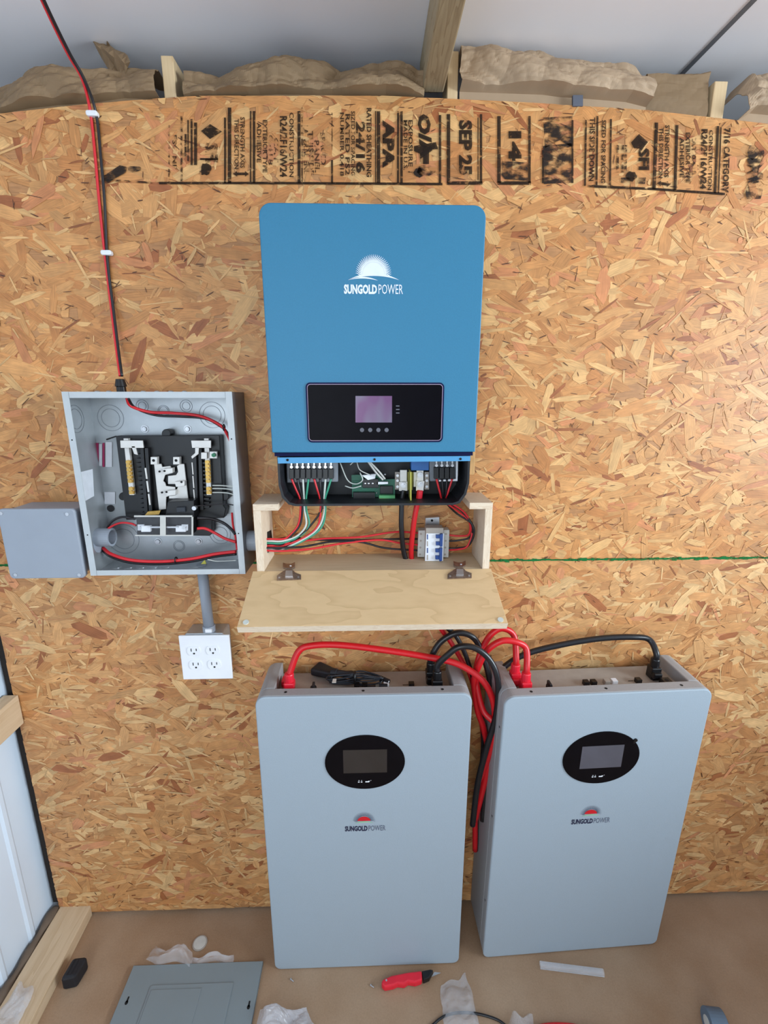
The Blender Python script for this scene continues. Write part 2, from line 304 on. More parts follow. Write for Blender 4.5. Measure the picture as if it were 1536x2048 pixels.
# left wall of ribbed white sheet metal
bm = BM(); prof = [(-1.0, .1)]; y = .1
while y > -3.3:
    prof += [(-1.0, y-.055), (-.996, y-.063), (-.996, y-.075), (-1.0, y-.083)]; y -= .11
prof += [(-1.0, -3.3), (-1.01, -3.3), (-1.01, .1)]
prism_z(bm, prof, 0, 2.30); struct('wall_left', bm, 'metal_wall')
bm = BM(); a_, b_ = XR+.38, XR+.4
box(bm, a_, b_, -3.3, -2.15, 0, 2.30); box(bm, a_, b_, -.45, .1, 0, 2.30); box(bm, a_, b_, -2.15, -.45, 0, 1.12); box(bm, a_, b_, -2.15, -.45, 2.08, 2.30); struct('wall_right', bm, 'metal_wall')
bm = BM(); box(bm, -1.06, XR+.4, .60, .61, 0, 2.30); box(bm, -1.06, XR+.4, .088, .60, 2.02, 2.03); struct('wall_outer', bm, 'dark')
# ceiling in two liner sheets, running on past the board to the eave
CZ = 2.283
def liner(x0, x1, dz):
    pr_ = [(-3.3, CZ+dz), (.60, CZ+dz), (.60, CZ+.02+dz), (-3.3, CZ+.02+dz)]
    b = BM(); hexa(b, [(x0, y, z) for y, z in pr_], [(x1, y, z) for y, z in pr_]); struct('ceiling', b, 'ceil')
liner(-1.06, .712, 0); liner(.716, XR+.4, .001)
bm = BM(); box(bm, .709, .719, -3.3, .60, CZ-.002, CZ+.003); struct('trim_1', bm, 'shade_seam')
# ragged green edge seal at the joint of the two sheets
bm = BM()
for x0 in np.arange(XL+.002, XR-.01, .012):
    h = .0028*random.uniform(.6, 1.5); z = JOINT+random.uniform(-.0012, .0012)
    if x0 < -.1 or x0 > .25: prism(bm, [(x0, z-h), (x0+.012, z-h*random.uniform(.6, 1.3)), (x0+.012, z+h*random.uniform(.6, 1.3)), (x0, z+h)], -.0034, -.0024)
obj('green_edge_seal', bm, 'green_edge', wall)['label'] = 'green sealed panel edge line'

# ------------------------------------------------------------------ stamps on the upper sheet
SY = -.0030
bi, bf, bs = BM(), BM(), BM()
def bar(b, u0, v0, u1, v1, w_=3, y=SY):
    dx, dy = u1-u0, v1-v0; L = math.hypot(dx, dy); nx, ny = -dy/L*w_/2, dx/L*w_/2; n = max(1, int(L/60))
    for i in range(n):
        a, c = i/n, (i+1)/n; A = (u0+dx*a, v0+dy*a); B = (u0+dx*c, v0+dy*c)
        pts = pxs([(A[0]+nx, A[1]+ny), (A[0]-nx, A[1]-ny), (B[0]-nx, B[1]-ny), (B[0]+nx, B[1]+ny)], y); b.faces.new([b.verts.new((x, y, z)) for x, z in pts])
def vtext(b, s, u, v0, v1, h, bold=.02, y=SY, sl=0.):   # reads downwards, tops of letters to the right
    def fn(a, c): p = PY(u-h/2+h*c + sl*(a-.5), v0+(v1-v0)*a, y); return (p.x, y, p.z)
    put_text(b, s, fn, bold)
def blotch(b, u, v, ru, rv, n=14, y=SY-.0001, jag=.35):
    pts = [(u+ru*math.cos(2*math.pi*i/n)*random.uniform(1-jag, 1), v-rv*math.sin(2*math.pi*i/n)*random.uniform(1-jag, 1)) for i in range(n)]
    b.faces.new([b.verts.new((x, y, z)) for x, z in pxs(pts, y)])
def quad(b, pts, y=SY-.0001): b.faces.new([b.verts.new((x, y, z)) for x, z in pxs(pts, y)])
bar(bi, 318, 366, 560, 366, 5); bar(bi, 560, 366, 885, 368, 5); bar(bf, 215, 360, 318, 366, 4)
for u, v0, v1, w_, b in ((338, 250, 364, 3, bf), (363, 232, 364, 4, bf), (376, 240, 322, 3, bi), (383, 238, 330, 4, bi), (391, 245, 330, 6, bi), (371, 268, 312, 4, bi),
    (450, 235, 366, 4, bi), (459, 215, 366, 7, bi), (501, 222, 364, 3, bi), (508, 222, 366, 5, bi), (598, 222, 366, 6, bi), (604, 215, 366, 3, bf), (664, 320, 366, 4, bi),
    (757, 222, 366, 7, bi), (751, 222, 366, 2, bi), (796, 222, 366, 4, bi), (803, 222, 366, 5, bi), (880, 230, 366, 5, bi), (664, 225, 300, 2, bf)):
    bar(b, u, v0, u, v1, w_)
vtext(bf, 'FSC MIX', 349, 270, 350, 9); vtext(bf, 'SFI', 423, 285, 325, 26, .05); quad(bi, [(402,262),(420,248),(444,263),(420,278)]); blotch(bi, 411, 338, 13, 16); bar(bi, 400, 318, 436, 318, 4)
vtext(bi, 'THIS DIRECTION', 473, 238, 338, 9); vtext(bi, 'STRENGTH AXIS', 485, 234, 336, 9); quad(bi, [(466,347),(474,342),(474,345),(490,345),(490,342),(498,348),(490,353),(490,350),(474,350),(474,353)])
vtext(bi, 'ADHESIVE', 518, 245, 325, 9); vtext(bi, 'EXTERIOR TYPE', 530, 240, 345, 9); vtext(bf, '0.418', 541, 270, 330, 9); vtext(bf, 'CAT', 552, 275, 325, 9)
vtext(bi, 'R24/2F16/W24', 567, 232, 354, 15, .03); vtext(bi, 'CONSTRUCTION', 583, 225, 354, 9)
for u, s, a, c, b in ((612, 'LATERAL END', 250, 352, bf), (622, 'THIS SIDE', 262, 350, bf), (634, 'PANEL', 280, 345, bf), (646, 'SPACED', 265, 330, bf)): vtext(b, s, u, a, c, 10, .03, sl=2)
vtext(bi, 'NUMBER 0.418', 684, 225, 352, 8); vtext(bi, 'RATED PS2', 695, 228, 350, 9); vtext(bi, 'SIZED FOR SPACING', 706, 222, 352, 8); vtext(bi, '24/16', 721, 243, 346, 19, .04); vtext(bi, 'RATED SHEATHING', 738, 216, 354, 10, .03)
vtext(bi, 'APA', 777, 240, 336, 24, .06)
vtext(bi, 'MADE IN U.S.', 811, 240, 340, 8); vtext(bi, 'EXPOSURE 1', 821, 240, 345, 9); vtext(bi, 'O/A', 850, 228, 318, 26, .06, sl=6)
quad(bi, [(828,292),(872,284),(876,298),(858,300),(858,328),(846,328),(846,310),(828,302)]); blotch(bs, 852, 340, 24, 14); blotch(bs, 838, 345, 12, 12)
def fr(b, u0, v0, u1, v1, w_): bar(b, u0, v0, u0, v1, w_+2); bar(b, u1, v0, u1, v1, w_); bar(b, u0-3, v1, u1+3, v1, w_+2)
fr(bi, 897, 228, 962, 366, 5); bar(bi, 956, 235, 956, 360, 2); vtext(bi, 'SEP 25', 931, 240, 350, 27, .05)
fr(bi, 998, 232, 1059, 366, 5); vtext(bi, '14', 1030, 262, 322, 26, .06); quad(bs, [(1003,322),(1056,325),(1056,362),(1010,358),(1003,350)])
quad(bs, [(1086,235),(1145,232),(1145,296),(1120,280),(1090,296)]); quad(bs, [(1086,292),(1145,286),(1145,365),(1088,368)]); bar(bi, 1086, 300, 1086, 366, 4); bar(bi, 1145, 240, 1145, 366, 4)
vtext(bi, 'THIS SIDE DOWN', 1184, 235, 362, 11, .03, sl=-2); bar(bi, 1195, 232, 1193, 370, 4); vtext(bi, 'SIZED FOR SPACING', 1207, 240, 366, 9, .03, sl=-2); bar(bi, 1222, 238, 1220, 374, 4)
bar(bi, 1175, 372, 1310, 378, 5); bar(bi, 1310, 378, 1450, 388, 5); bar(bi, 1172, 240, 1170, 372, 4)
quad(bi, [(1262,285),(1278,268),(1296,284),(1286,297),(1268,296)]); vtext(bi, 'SFI', 1288, 296, 340, 22, .05); blotch(bi, 1262, 352, 14, 12); quad(bs, [(1242,355),(1292,355),(1290,368),(1242,366)])
for u in (1236, 1246, 1252): bar(bf, u, 290, u-1, 345, 5)
bar(bi, 1313, 245, 1308, 378, 7); vtext(bi, 'STRENGTH AXIS', 1334, 250, 355, 9, .03, sl=-2); vtext(bi, 'THIS DIRECTION', 1322, 255, 356, 9, .03, sl=-2); quad(bi, [(1314,367),(1322,361),(1322,364),(1334,365),(1334,362),(1342,368),(1334,374),(1334,371),(1322,370),(1322,373)])
bar(bi, 1354, 250, 1350, 382, 6); vtext(bi, 'ADHESIVE', 1364, 275, 355, 9, .03); vtext(bi, 'EXTERIOR TYPE', 1376, 265, 365, 9, .03); vtext(bf, 'CAT 0.418', 1388, 268, 350, 9, .03); vtext(bi, 'R24/2F16/W24', 1408, 258, 378, 13, .04, sl=-3); vtext(bi, 'CONSTRUCTION', 1421, 260, 380, 8, .03, sl=-3)
bar(bi, 1436, 252, 1430, 386, 5); bar(bi, 1442, 254, 1437, 386, 3); vtext(bi, '7/16 CATEGORY', 1453, 256, 386, 13, .04, sl=-4); vtext(bs, 'SMC', 1510, 290, 398, 34, .08, sl=-5); blotch(bs, 1506, 370, 16, 26)
# blackened flake beside the wire pair
quad(bs, [(207,352),(240,330),(254,334),(252,345),(228,358),(208,372)]); blotch(bs, 268, 338, 16, 8)
for b, m in ((bi, 'ink'), (bf, 'inkf'), (bs, 'smudge')):
    obj('grade_stamp', b, m, wall, flip=False)['label'] = 'worn dark grade stamp ink'

# ------------------------------------------------------------------ framing seen above and beside the board
for (u0, u1, v0, lab) in ((328, 352, 122, 'pale wooden stud top left of the centre rafter, brown paper on both sides'), (894, 915, 113, 'pale wooden stud top touching the right side of the rafter'), (1419, 1445, 172, 'yellowish wooden stud top furthest right, between two kraft paper folds')):
    a = PY(u0, v0, .03); b = PY(u1, v0, .03); bm = BM(); x1 = b.x
    zt = a.z
    v = box(bm, a.x, x1, .013, .085, .04, zt)
    tag(obj('wall_stud', bm, 'pine', bevel=.0015), lab, 'stud', 'studs behind the board')
bm = BM(); box(bm, -.997, -.98, .012, .085, .04, 2.2); tag(obj('corner_stud', bm, 'dark'), 'narrow corner stud, coloured dark as in shade, behind the left edge of the board', 'stud')  # stud darkened in colour for the shade of the gap
bm = BM(); box(bm, -.994, -.956, -2.6, -.004, .70, .788); tag(obj('wall_girt', bm, 'pinex', bevel=.002), 'pale horizontal wooden girt across the white metal wall', 'board')
bm = BM(); box(bm, .116, .160, -3.2, .012, 2.19, 2.225); box(bm, .116, .160, -3.2, .08, 2.225, CZ-.002)
tag(obj('rafter', bm, 'grainy', bevel=.003), 'weathered wooden rafter running under the white ceiling', 'beam')
# sill plate on the floor
t = thing('sill_plate', 'pale flat lumber plate on the floor along the left wall', 'board', (-.92, -.3, 0))
bm = BM(); hexa(bm, [(-.968,-.0,.0),(-.876,-.0,.0),(-.842,-1.0,.0),(-.968,-1.0,.0)], [(-.968,0,.038),(-.876,0,.038),(-.842,-1.0,.038),(-.968,-1.0,.038)]); obj('plank', bm, 'pinex', t, bevel=.0015)
bm = BM(); y = 0
tube(bm, [(-.982, -.0-.05*i, .03+.004*math.sin(i*1.7)) for i in range(20)], lambda s: .012+.003*math.sin(s*60), n=8)
tag(obj('foam_strip', bm, 'foam', smooth=True), 'brown rounded foam strip between the white wall and floor plate', 'foam')
# crumpled kraft paper of the insulation batts
def vnoise(seed, n=6):
    r = np.random.default_rng(seed); K = []
    for k in range(n):
        f = 7*1.8**k; a = r.uniform(0, 3.14); K.append((f*math.cos(a), f*math.sin(a)*1.3, r.uniform(0, 6.28), 1/1.9**k))
    S = sum(k[3] for k in K)
    return lambda x, y: sum(abs(math.sin(a*x+b*y+c+.8*math.sin(b*.6*x-a*.5*y+c*2)))*w for a, b, c, w in K)/S
def paper(name, label, u0, u1, top, seed, mat, y0=.012, bulge=.05, amp=.016):
    """top: (u,v) outline of the upper fold; sheet comes up from behind the board edge, bulges and folds back"""
    bm = BM(); NX, NT_ = 150, 34; nz = vnoise(seed); tu = [p[0] for p in top]; tv = [p[1] for p in top]; G = []
    for j in range(NT_+1):
        row = []; t = j/NT_
        for i in range(NX+1):
            u = u0+(u1-u0)*i/NX; zt = PY(u, float(np.interp(u, tu, tv)), .03); zt.z = min(zt.z, CZ-.012); zb = float(np.interp(zt.x, TOPX, TOPZ))-.03
            if t < .75: s = t/.75; z = zb+(zt.z-zb)*s; y_ = y0+.008-bulge*math.sin(s*math.pi)*.5
            else: s = (t-.75)/.25; z = zt.z-.004*s; y_ = y0+.008+.06*s
            n = nz(zt.x*1.6, z*1.9+t*.2)-.55; env = min(1, t*5)
            y_ = min(y_ - amp*2.8*n*env, .085); z += (.010*n*env if t > .5 else 0)
            row.append(bm.verts.new((zt.x+.004*n, max(y_, -.05 if t > .3 else .0125), min(z, CZ-.004))))
        G.append(row)
    for j in range(NT_):
        for i in range(NX): bm.faces.new((G[j][i], G[j][i+1], G[j+1][i+1], G[j+1][i]))
    o = obj(name, bm, mat); m = o.modifiers.new('thick', 'SOLIDIFY'); m.thickness = .0012; tag(o, label, 'paper', 'kraft paper of the wall insulation'); return o
paper('kraft_paper', 'brown kraft paper folds at far left behind the wire pair', -60, 322, [(-60,210),(0,175),(60,155),(120,148),(180,150),(250,132),(322,150)], 3, 'paperd')
paper('kraft_paper', 'darker torn kraft paper between the left stud and rafter', 372, 846, [(372,150),(430,152),(500,145),(520,135),(555,131),(660,134),(720,142),(770,138),(846,160)], 5, 'paperd', amp=.02)
paper('kraft_paper', 'smooth tan kraft paper pillow right of the rafter', 918, 1290, [(918,105),(960,100),(1040,98),(1120,118),(1180,122),(1250,130),(1290,152)], 8, 'paper', amp=.014, bulge=.07)
paper('kraft_paper', 'crumpled pale kraft paper fold at the far right edge', 1290, 1416, [(1290,152),(1330,148),(1400,150),(1416,148)], 19, 'paperd', bulge=.0, amp=.004)
bpy.data.objects['kraft_paper.003']['label'] = 'small dark kraft paper strip just left of the furthest right stud'
paper('kraft_paper', 'crumpled pale kraft paper fold at the far right edge', 1470, 1620, [(1470,190),(1500,148),(1540,150),(1620,160)], 12, 'paper', amp=.018, bulge=.06)
bm = BM(); ppr(bm, 1146, 190, 1166, 212, -.004, .006); tag(obj('tape_piece', bm, 'tapeb'), 'small blue-grey tape piece at the board top edge', 'tape')
bm = BM()
G = []
for j in range(12):
    t = j/11; c = PY(245-62*t+6*math.sin(t*9), 140-76*t+6*math.sin(t*7+1), .02+.03*t); wdt = .022*(1-.75*t)
    G.append([bm.verts.new((c.x+wdt*s, c.y+.012*math.cos(s*3+t*8), c.z+wdt*.7*s+.004*math.sin(s*5+j))) for s in (-1, -.5, 0, .5, 1)])
for a, b in zip(G, G[1:]):
    for k in range(4): bm.faces.new((a[k], a[k+1], b[k+1], b[k]))
o = obj('torn_paper', bm, 'paperd'); m = o.modifiers.new('thick', 'SOLIDIFY'); m.thickness = .001; tag(o, 'torn curl of brown paper sticking up against the white ceiling', 'paper')

# ================================================================== INVERTER
IX0, IX1, IZ0, IZ1 = -.2098, .2302, 1.4553, 1.9333; IY = -.13
inv = thing('inverter', 'large blue wall-mounted power inverter with a black display panel', 'inverter', (.01, 0, 1.33))
bm = BM(); prism(bm, rrect(IX0+.004, IX1-.004, IZ0+.002, IZ1-.003, [.004,.004,.022,.022]), -.128, -.002); obj('housing', bm, 'black', inv, bevel=.003)
bm = BM(); prism(bm, rrect(IX0, IX1, IZ0, IZ1, [.002,.002,.024,.024], 8), IY, IY+.035); obj('front_cover', bm, 'blue', inv, bevel=.004)
bm = BM(); box(bm, IX0+.003, IX1-.003, -.121, -.11, IZ0-.009, IZ0-.0005); obj('cover_gap', bm, 'navy', inv)
# open wiring compartment: bottom tray with chamfered corners
TX0, TX1, TZ0, TZT = -.203, .2235, 1.333, 1.446
out = [(TX0, TZT), (TX0, TZ0+.048), (TX0+.006, TZ0+.020), (TX0+.020, TZ0+.004), (TX0+.035, TZ0), (TX1-.035, TZ0), (TX1-.020, TZ0+.004), (TX1-.006, TZ0+.024), (TX1, TZ0+.05), (TX1, TZT)]
th = .005; inn = [(TX0+th, TZT), (TX0+th, TZ0+.05), (TX0+.011, TZ0+.024), (TX0+.023, TZ0+.009), (TX0+.036, TZ0+th), (TX1-.036, TZ0+th), (TX1-.023, TZ0+.009), (TX1-.011, TZ0+.027), (TX1-th, TZ0+.052), (TX1-th, TZT)]
bm = BM()
for i in range(len(out)-1):
    q = [out[i], out[i+1], inn[i+1], inn[i]]; prism(bm, q, -.115, -.004)
prism(bm, out, -.010, -.003); obj('wiring_tray', bm, 'black', inv)
bm = BM(); ppx(bm, [(555,915),(941,912),(940,922),(556,927)], -.117, .0015); box(bm, TX0+.008, TX1-.008, -.116, -.06, 1.446, 1.449); br = obj('cover_bracket', bm, 'blue2', inv)
for u, v in ((575,920),(749,919),(921,918)): bm = BM(); p = PY(u, v, -.1178); cyl(bm, (p.x,-.1179,p.z), (p.x,-.1165,p.z), .0028); obj('screw_hole', bm, 'hole', br)
# display
a = PY(611,765,IY); b = PY(885,884,IY); dp = obj('display_panel', (lambda m: (prism(m, rrect(a.x, b.x, b.z, a.z, .010), IY-.0022, IY+.002), m)[1])(BM()), 'navy', inv)
bm = BM(); a2 = rrect(a.x+.003, b.x-.003, b.z+.0032, a.z-.003, .0075); prism(bm, a2, IY-.0026, IY-.002); obj('outline', bm, 'pinkline', dp)
bm = BM(); prism(bm, rrect(a.x+.0042, b.x-.0042, b.z+.0044, a.z-.0042, .0065), IY-.003, IY-.002); obj('glass', bm, 'glass', dp)
bm = BM(); ppx(bm, [(711,792),(784,792),(784,845),(711,845)], IY-.0034, .001); obj('screen', bm, 'lcd', dp)
for i in range(4):
    p = PY(724+16.4*i, 860, IY-.0034); bm = BM(); cyl(bm, (p.x, IY-.0034, p.z), (p.x, IY-.0028, p.z), .0042); ring(bm, p.x, p.z, IY-.0037, .0025, .0044, .0005); obj('touch_key', bm, 'key', dp)
bm = BM()
for v in (811, 818, 825): ppr(bm, 792, v, 799, v+2, IY-.0033, .0006)
obj('indicator_marks', bm, 'key', dp)
# logo
def wave_sun(bm, cx, cz, r0, r1, y, n=30, a0=-8, a1=188, disc=True, wd=.09):
    if disc:
        pts = [(cx+r0*1.02*math.cos(R(a0+(a1-a0)*i/24)), cz+r0*1.02*math.sin(R(a0+(a1-a0)*i/24))) for i in range(25)]; bm.faces.new([bm.verts.new((x, y-.0001, z)) for x, z in pts])
    for k in range(n):
        th0 = R(a0+6+(a1-a0-12)*k/(n-1)); L = []; Rr = []
        for j in range(7):
            t = j/6; r = r0*.97+(r1-r0*.97)*t; th = th0+.16*math.sin(t*5.5)*(.35+.65*t)*(.6); wv = wd*r0*.75*(1-t)**.7+.0001
            c, s = math.cos(th), math.sin(th); L.append((cx+r*c-wv*s, cz+r*s+wv*c)); Rr.append((cx+r*c+wv*s, cz+r*s-wv*c))
        for j in range(6): bm.faces.new([bm.verts.new((x, y, z)) for x, z in (L[j], Rr[j], Rr[j+1], L[j+1])])
def arc_band(bm, x0, x1, z0, z1, h, th_, y, n=20):   # crescent from (x0,z0) to (x1,z1), bulging up by h
    top = []; bot = []
    for i in range(n+1):
        t = i/n; x = x0+(x1-x0)*t; z = z0+(z1-z0)*t+h*4*t*(1-t); top.append((x, z)); bot.append((x, z-th_*4*t*(1-t)-.00005))
    for i in range(n): bm.faces.new([bm.verts.new((x, y, z)) for x, z in (bot[i], bot[i+1], top[i+1], top[i])])
LY = IY-.0006
bm = BM(); c = PY(747, 548, LY); s_ = (PY(768,548,LY).x-c.x)
wave_sun(bm, c.x, c.z, s_, s_*1.72, LY)
A = PY(696,560,LY); B = PY(798,560,LY); arc_band(bm, A.x, B.x, A.z, B.z, .0125, .005, LY-.0002); D = PY(756,561,LY); arc_band(bm, A.x, D.x, A.z, D.z, .0062, .003, LY-.0002)
def htext(bm, s, u0, v0, u1, v1, y, bold):
    p = PY(u0, v1, y); q = PY(u1, v0, y); put_text(bm, s, lambda a, b: (p.x+(q.x-p.x)*a, y, p.z+(q.z-p.z)*b), bold)
htext(bm, 'SUNGOLD', 688, 569, 754, 588, LY, .045); htext(bm, 'POWER', 757, 569, 806, 588, LY, .0)
obj('logo', bm, 'whitep', inv, flip=False)['label'] = 'white sunrise logo with lettering'
# terminals in the compartment
def tblock(n, u0, du, v0, v1, y, lab, plate):
    bm = BM(); ppx(bm, plate, y+.012, .012); tb = obj('terminal_block', bm, 'clearg', inv, bevel=.002); tb['label'] = lab
    for i in range(n):
        u = u0+du*i; bm = BM(); ppr(bm, u-4.6, v0+10, u+4.6, v1, y, .02); obj('shroud', bm, 'blk', tb, bevel=.0008)
        p = PY(u, v0+6, y); bm = BM(); cyl(bm, (p.x, y-.001, p.z), (p.x, y+.012, p.z), .0034, 12); ppr(bm, u-1.5, v0-8, u+1.5, v0+3, y+.004, .004); obj('terminal_screw', bm, 'steel', tb)
tblock(8, 583, 11.3, 928, 958, -.07, 'clear eight-way terminal block', [(572,918),(676,918),(676,964),(574,966)])
tblock(4, 873, 10.6, 925, 958, -.07, 'four-way terminal block on white plate', [(858,915),(914,915),(914,961),(860,963)])
bm = BM(); ppx(bm, [(912,918),(916,918),(915,962),(878,963),(878,960),(912,958)], -.068, .004); obj('terminal_plate', bm, 'white', inv)
bm = BM(); ppx(bm, [(704,962),(790,958),(790,1000),(704,1002)], -.045, .003); ppx(bm, [(703,950),(760,948),(760,966),(703,966)], -.042, .003); pcb = obj('circuit_board', bm, 'pcb', inv)
bm = BM(); ppr(bm, 725, 958, 757, 976, -.06, .015); ppr(bm, 706, 985, 750, 1003, -.058, .014); ppr(bm, 760, 972, 786, 988, -.052, .007); obj('board_chip', bm, 'blk', pcb, bevel=.001)
bm = BM()
for u, v, y, q in ((730,967,-.062,.0028),(737,967,-.062,.0028),(745,967,-.062,.0028),(770,949,-.045,.003),(753,986,-.045,.002),(705,998,-.045,.002)):
    bm = BM(); blob(bm, PY(u, v, y), q); obj('solder_point', bm, 'steel', pcb)
bm = BM(); ppx(bm, [(754,964),(776,964),(776,968),(754,969)], -.06, .012); obj('pin_header', bm, 'white', pcb)
bm = BM(); ppx(bm, [(724,951),(752,948),(750,957),(736,960)], -.062, .014); obj('white_connector', bm, 'white', pcb)
bm = BM(); ppr(bm, 758, 991, 790, 997, -.062, .012); obj('green_terminal', bm, 'green', pcb); bm = BM()
for i in range(8): ppr(bm, 758.5+3.9*i, 997, 761.8+3.9*i, 1003, -.063, .012)
ppr(bm, 758, 998, 790, 1003, -.062, .010); obj('orange_terminal', bm, 'orange', pcb)
bm = BM(); ppr(bm, 822, 918, 858, 941, -.06, .03); obj('relay', bm, 'relay', inv, bevel=.001)
for (u0, u1, tw) in ((790, 800, 0), (849, 858, 1)):
    bm = BM(); ppr(bm, u0, 944, u1, 979, -.048, .004); bb = obj('bus_bar', bm, 'greyt', inv)
    bm = BM()
    for v in (951, 961, 973): p = PY((u0+u1)/2, v, -.050); cyl(bm, (p.x,-.052,p.z), (p.x,-.047,p.z), .0034, 12)
    obj('screw', bm, 'steel', bb)
bm = BM(); ppr(bm, 800, 940, 814, 972, -.058, .003); ppx(bm, [(798,964),(815,963),(815,982),(798,982)], -.062, .005); lg = obj('negative_lug', bm, 'tin', inv, bevel=.0008)
bm = BM(); p = PY(807, 970, -.065); cyl(bm, (p.x,-.067,p.z), (p.x,-.06,p.z), .0068); cyl(bm, (p.x,-.072,p.z), (p.x,-.066,p.z), .0036, 6); obj('bolt', bm, 'steel', lg)
bm = BM(); ppr(bm, 827, 944, 847, 974, -.054, .003); ppr(bm, 833, 941, 847, 962, -.058, .003); ppx(bm, [(832,962),(849,962),(847,982),(832,982)], -.062, .005); lg = obj('positive_lug', bm, 'tin', inv, bevel=.0008)
for v in (950, 969): bm = BM(); p = PY(840, v, -.065); cyl(bm, (p.x,-.067,p.z), (p.x,-.06,p.z), .0066); cyl(bm, (p.x,-.072,p.z), (p.x,-.066,p.z), .0034, 6); obj('bolt', bm, 'steel', lg)
bm = BM(); ppx(bm, [(815,944),(827,944),(825,980),(815,980)], -.046, .003); ppr(bm, 820.5, 944, 823, 1001, -.09, .045); obj('barrier', bm, 'yellow', inv)
bm = BM(); tube(bm, [PY(700,930,-.06), PY(712,922,-.06), PY(720,940,-.07), PY(745,952,-.06)], .0012); tube(bm, [PY(735,922,-.07), PY(752,945,-.07), PY(766,960,-.065)], .0022); tube(bm, [PY(738,922,-.068), PY(757,942,-.068), PY(770,958,-.064)], .0022); obj('ribbon_lead', bm, 'greyp', inv)
bm = BM(); tube(bm, [PY(680,925,-.05), PY(695,960,-.05), PY(712,968,-.055), PY(725,960,-.06), PY(720,945,-.06)], .0014); tube(bm, [PY(690,972,-.05), PY(705,976,-.055), PY(722,972,-.06)], .0014); obj('signal_lead', bm, 'whitew', inv)

# ================================================================== PLYWOOD WIRING BOX
BX0, BX1, BZ0, BZ1, BD = -.262, .2785, 1.180, 1.339, -.120; T = .0165
bxo = thing('plywood_box', 'open birch plywood wiring box fixed under the blue inverter', 'box', (.008, 0, BZ0-T))
bm = BM(); box(bm, BX0, BX0+T, BD, -.002, BZ0-T, BZ1-T*.9); s1 = obj('side_panel', bm, 'plyv', bxo, bevel=.0008)
bm = BM(); box(bm, BX1-T, BX1, BD, -.002, BZ0-T, BZ1-T*.9); obj('side_panel', bm, 'plyv', bxo, bevel=.0008)
bm = BM(); box(bm, BX0, -.2055, BD, -.002, BZ1-T*.9, BZ1); obj('top_panel', bm, 'plyedge', bxo, bevel=.0008)
bm = BM(); box(bm, .2255, BX1, BD, -.002, BZ1-T*.9, BZ1); obj('top_panel', bm, 'plyedge', bxo, bevel=.0008)
bm = BM(); box(bm, BX0+T, BX1-T, BD, -.002, BZ0-T, BZ0); obj('bottom_panel', bm, 'plyin', bxo, bevel=.0008)
bm = BM(); q = [PX(534,1064,BX0+T), PX(542,1060,BX0+T), PX(544,1075,BX0+T), PX(543,1098,BX0+T), PX(535,1106,BX0+T)]; A_ = [(BX0+T+.0006, p.y, p.z) for p in q]; hexa(bm, A_, [(BX0+T-.001, p[1], p[2]) for p in A_]); obj('cable_hole', bm, 'hole', s1)
# door: hinged at the front of the bottom panel, hanging forward
H0 = Vector((0, BD-.001, BZ0)); fr_ = PY(750, 1250, -.275); FZ = fr_.z
d0, d1 = BD-.001, -.2736; zA, zB = BZ0+.001, PY(750, 1250, -.2736).z
nrm = Vector((0, (zB-zA), -(d1-d0))).normalized()
if nrm.z > 0: nrm = -nrm
off = nrm*.0165
dx0, dx1 = -.2715, .2825
bm = BM(); A_ = [(dx0, d0, zA), (dx1, d0, zA), (dx1, d1, zB), (dx0, d1, zB)]; hexa(bm, A_, [tuple(Vector(p)+off) for p in A_])
door = obj('door_panel', bm, 'ply', bxo, bevel=.001); door['label'] = 'folded down birch plywood door with wavy grain'
bm = BM(); e0 = Vector((0, d1-.0006, zB)); B_ = [(dx0, d1-.0006, zB-.0005), (dx1, d1-.0006, zB-.0005), (dx1, d1-.0006+off.y, zB+off.z), (dx0, d1-.0006+off.y, zB+off.z)]; hexa(bm, B_, [(x, y+.001, z) for x, y, z in B_]); obj('door_edge', bm, 'plyedge', door)
def on_door(u, v, lift=0):       # point on the door's upper face
    P0 = Vector((0, d0, zA)); d = ray(u, v); t = (P0-CAM).dot(nrm)/d.dot(nrm); return CAM+d*t-nrm*lift
for (u, v) in ((492,1245),(1001,1240)):
    p = on_door(u, v); bm = BM(); cyl(bm, p, p-nrm*.002, .006); obj('bumper', bm, 'whitew', door)
for (cu, cv, sx) in ((578, 1148, 1), (919, 1145, 1)):
    hg = None; bm = BM()
    def dq(b, pts, h=.0025):
        A = [on_door(u, v, .0004) for u, v in pts]; hexa(b, A, [p-nrm*h for p in A])
    dq(bm, [(cu-14,cv-2),(cu-7,cv-7),(cu+7,cv-7),(cu+13,cv-1),(cu+24,cv+3),(cu+24,cv+12),(cu-24,cv+14),(cu-24,cv+5)]); hg = obj('hinge', bm, 'nickel', door)
    bm = BM(); dq(bm, [(cu-6,cv-3),(cu+7,cv-3),(cu+8,cv+8),(cu-7,cv+8)], .006); obj('hinge_arm', bm, 'steel', hg)
    bm = BM(); z = BZ0
    for du, dv in ((-10,-14),(10,-14)):
        pass
    A = [PZ(cu+a, cv+b, BZ0+.0004) for a, b in ((-12,-20),(-4,-17),(4,-17),(12,-21),(12,-12),(7,-9),(-7,-9),(-12,-11))]; hexa(bm, A, [p+Vector((0,0,.004)) for p in A]); obj('hinge_leaf', bm, 'nickel', hg)
    for du, dv in ((-19, 9), (19, 8)):
        p = on_door(cu+du, cv+dv, .0025); bm = BM(); cyl(bm, p, p-nrm*.0012, .0022, 10); obj('screw', bm, 'steel', hg)
    p = PZ(cu+3, cv-16, BZ0+.004); bm = BM(); blob(bm, p, .0028); obj('screw', bm, 'steel', hg)

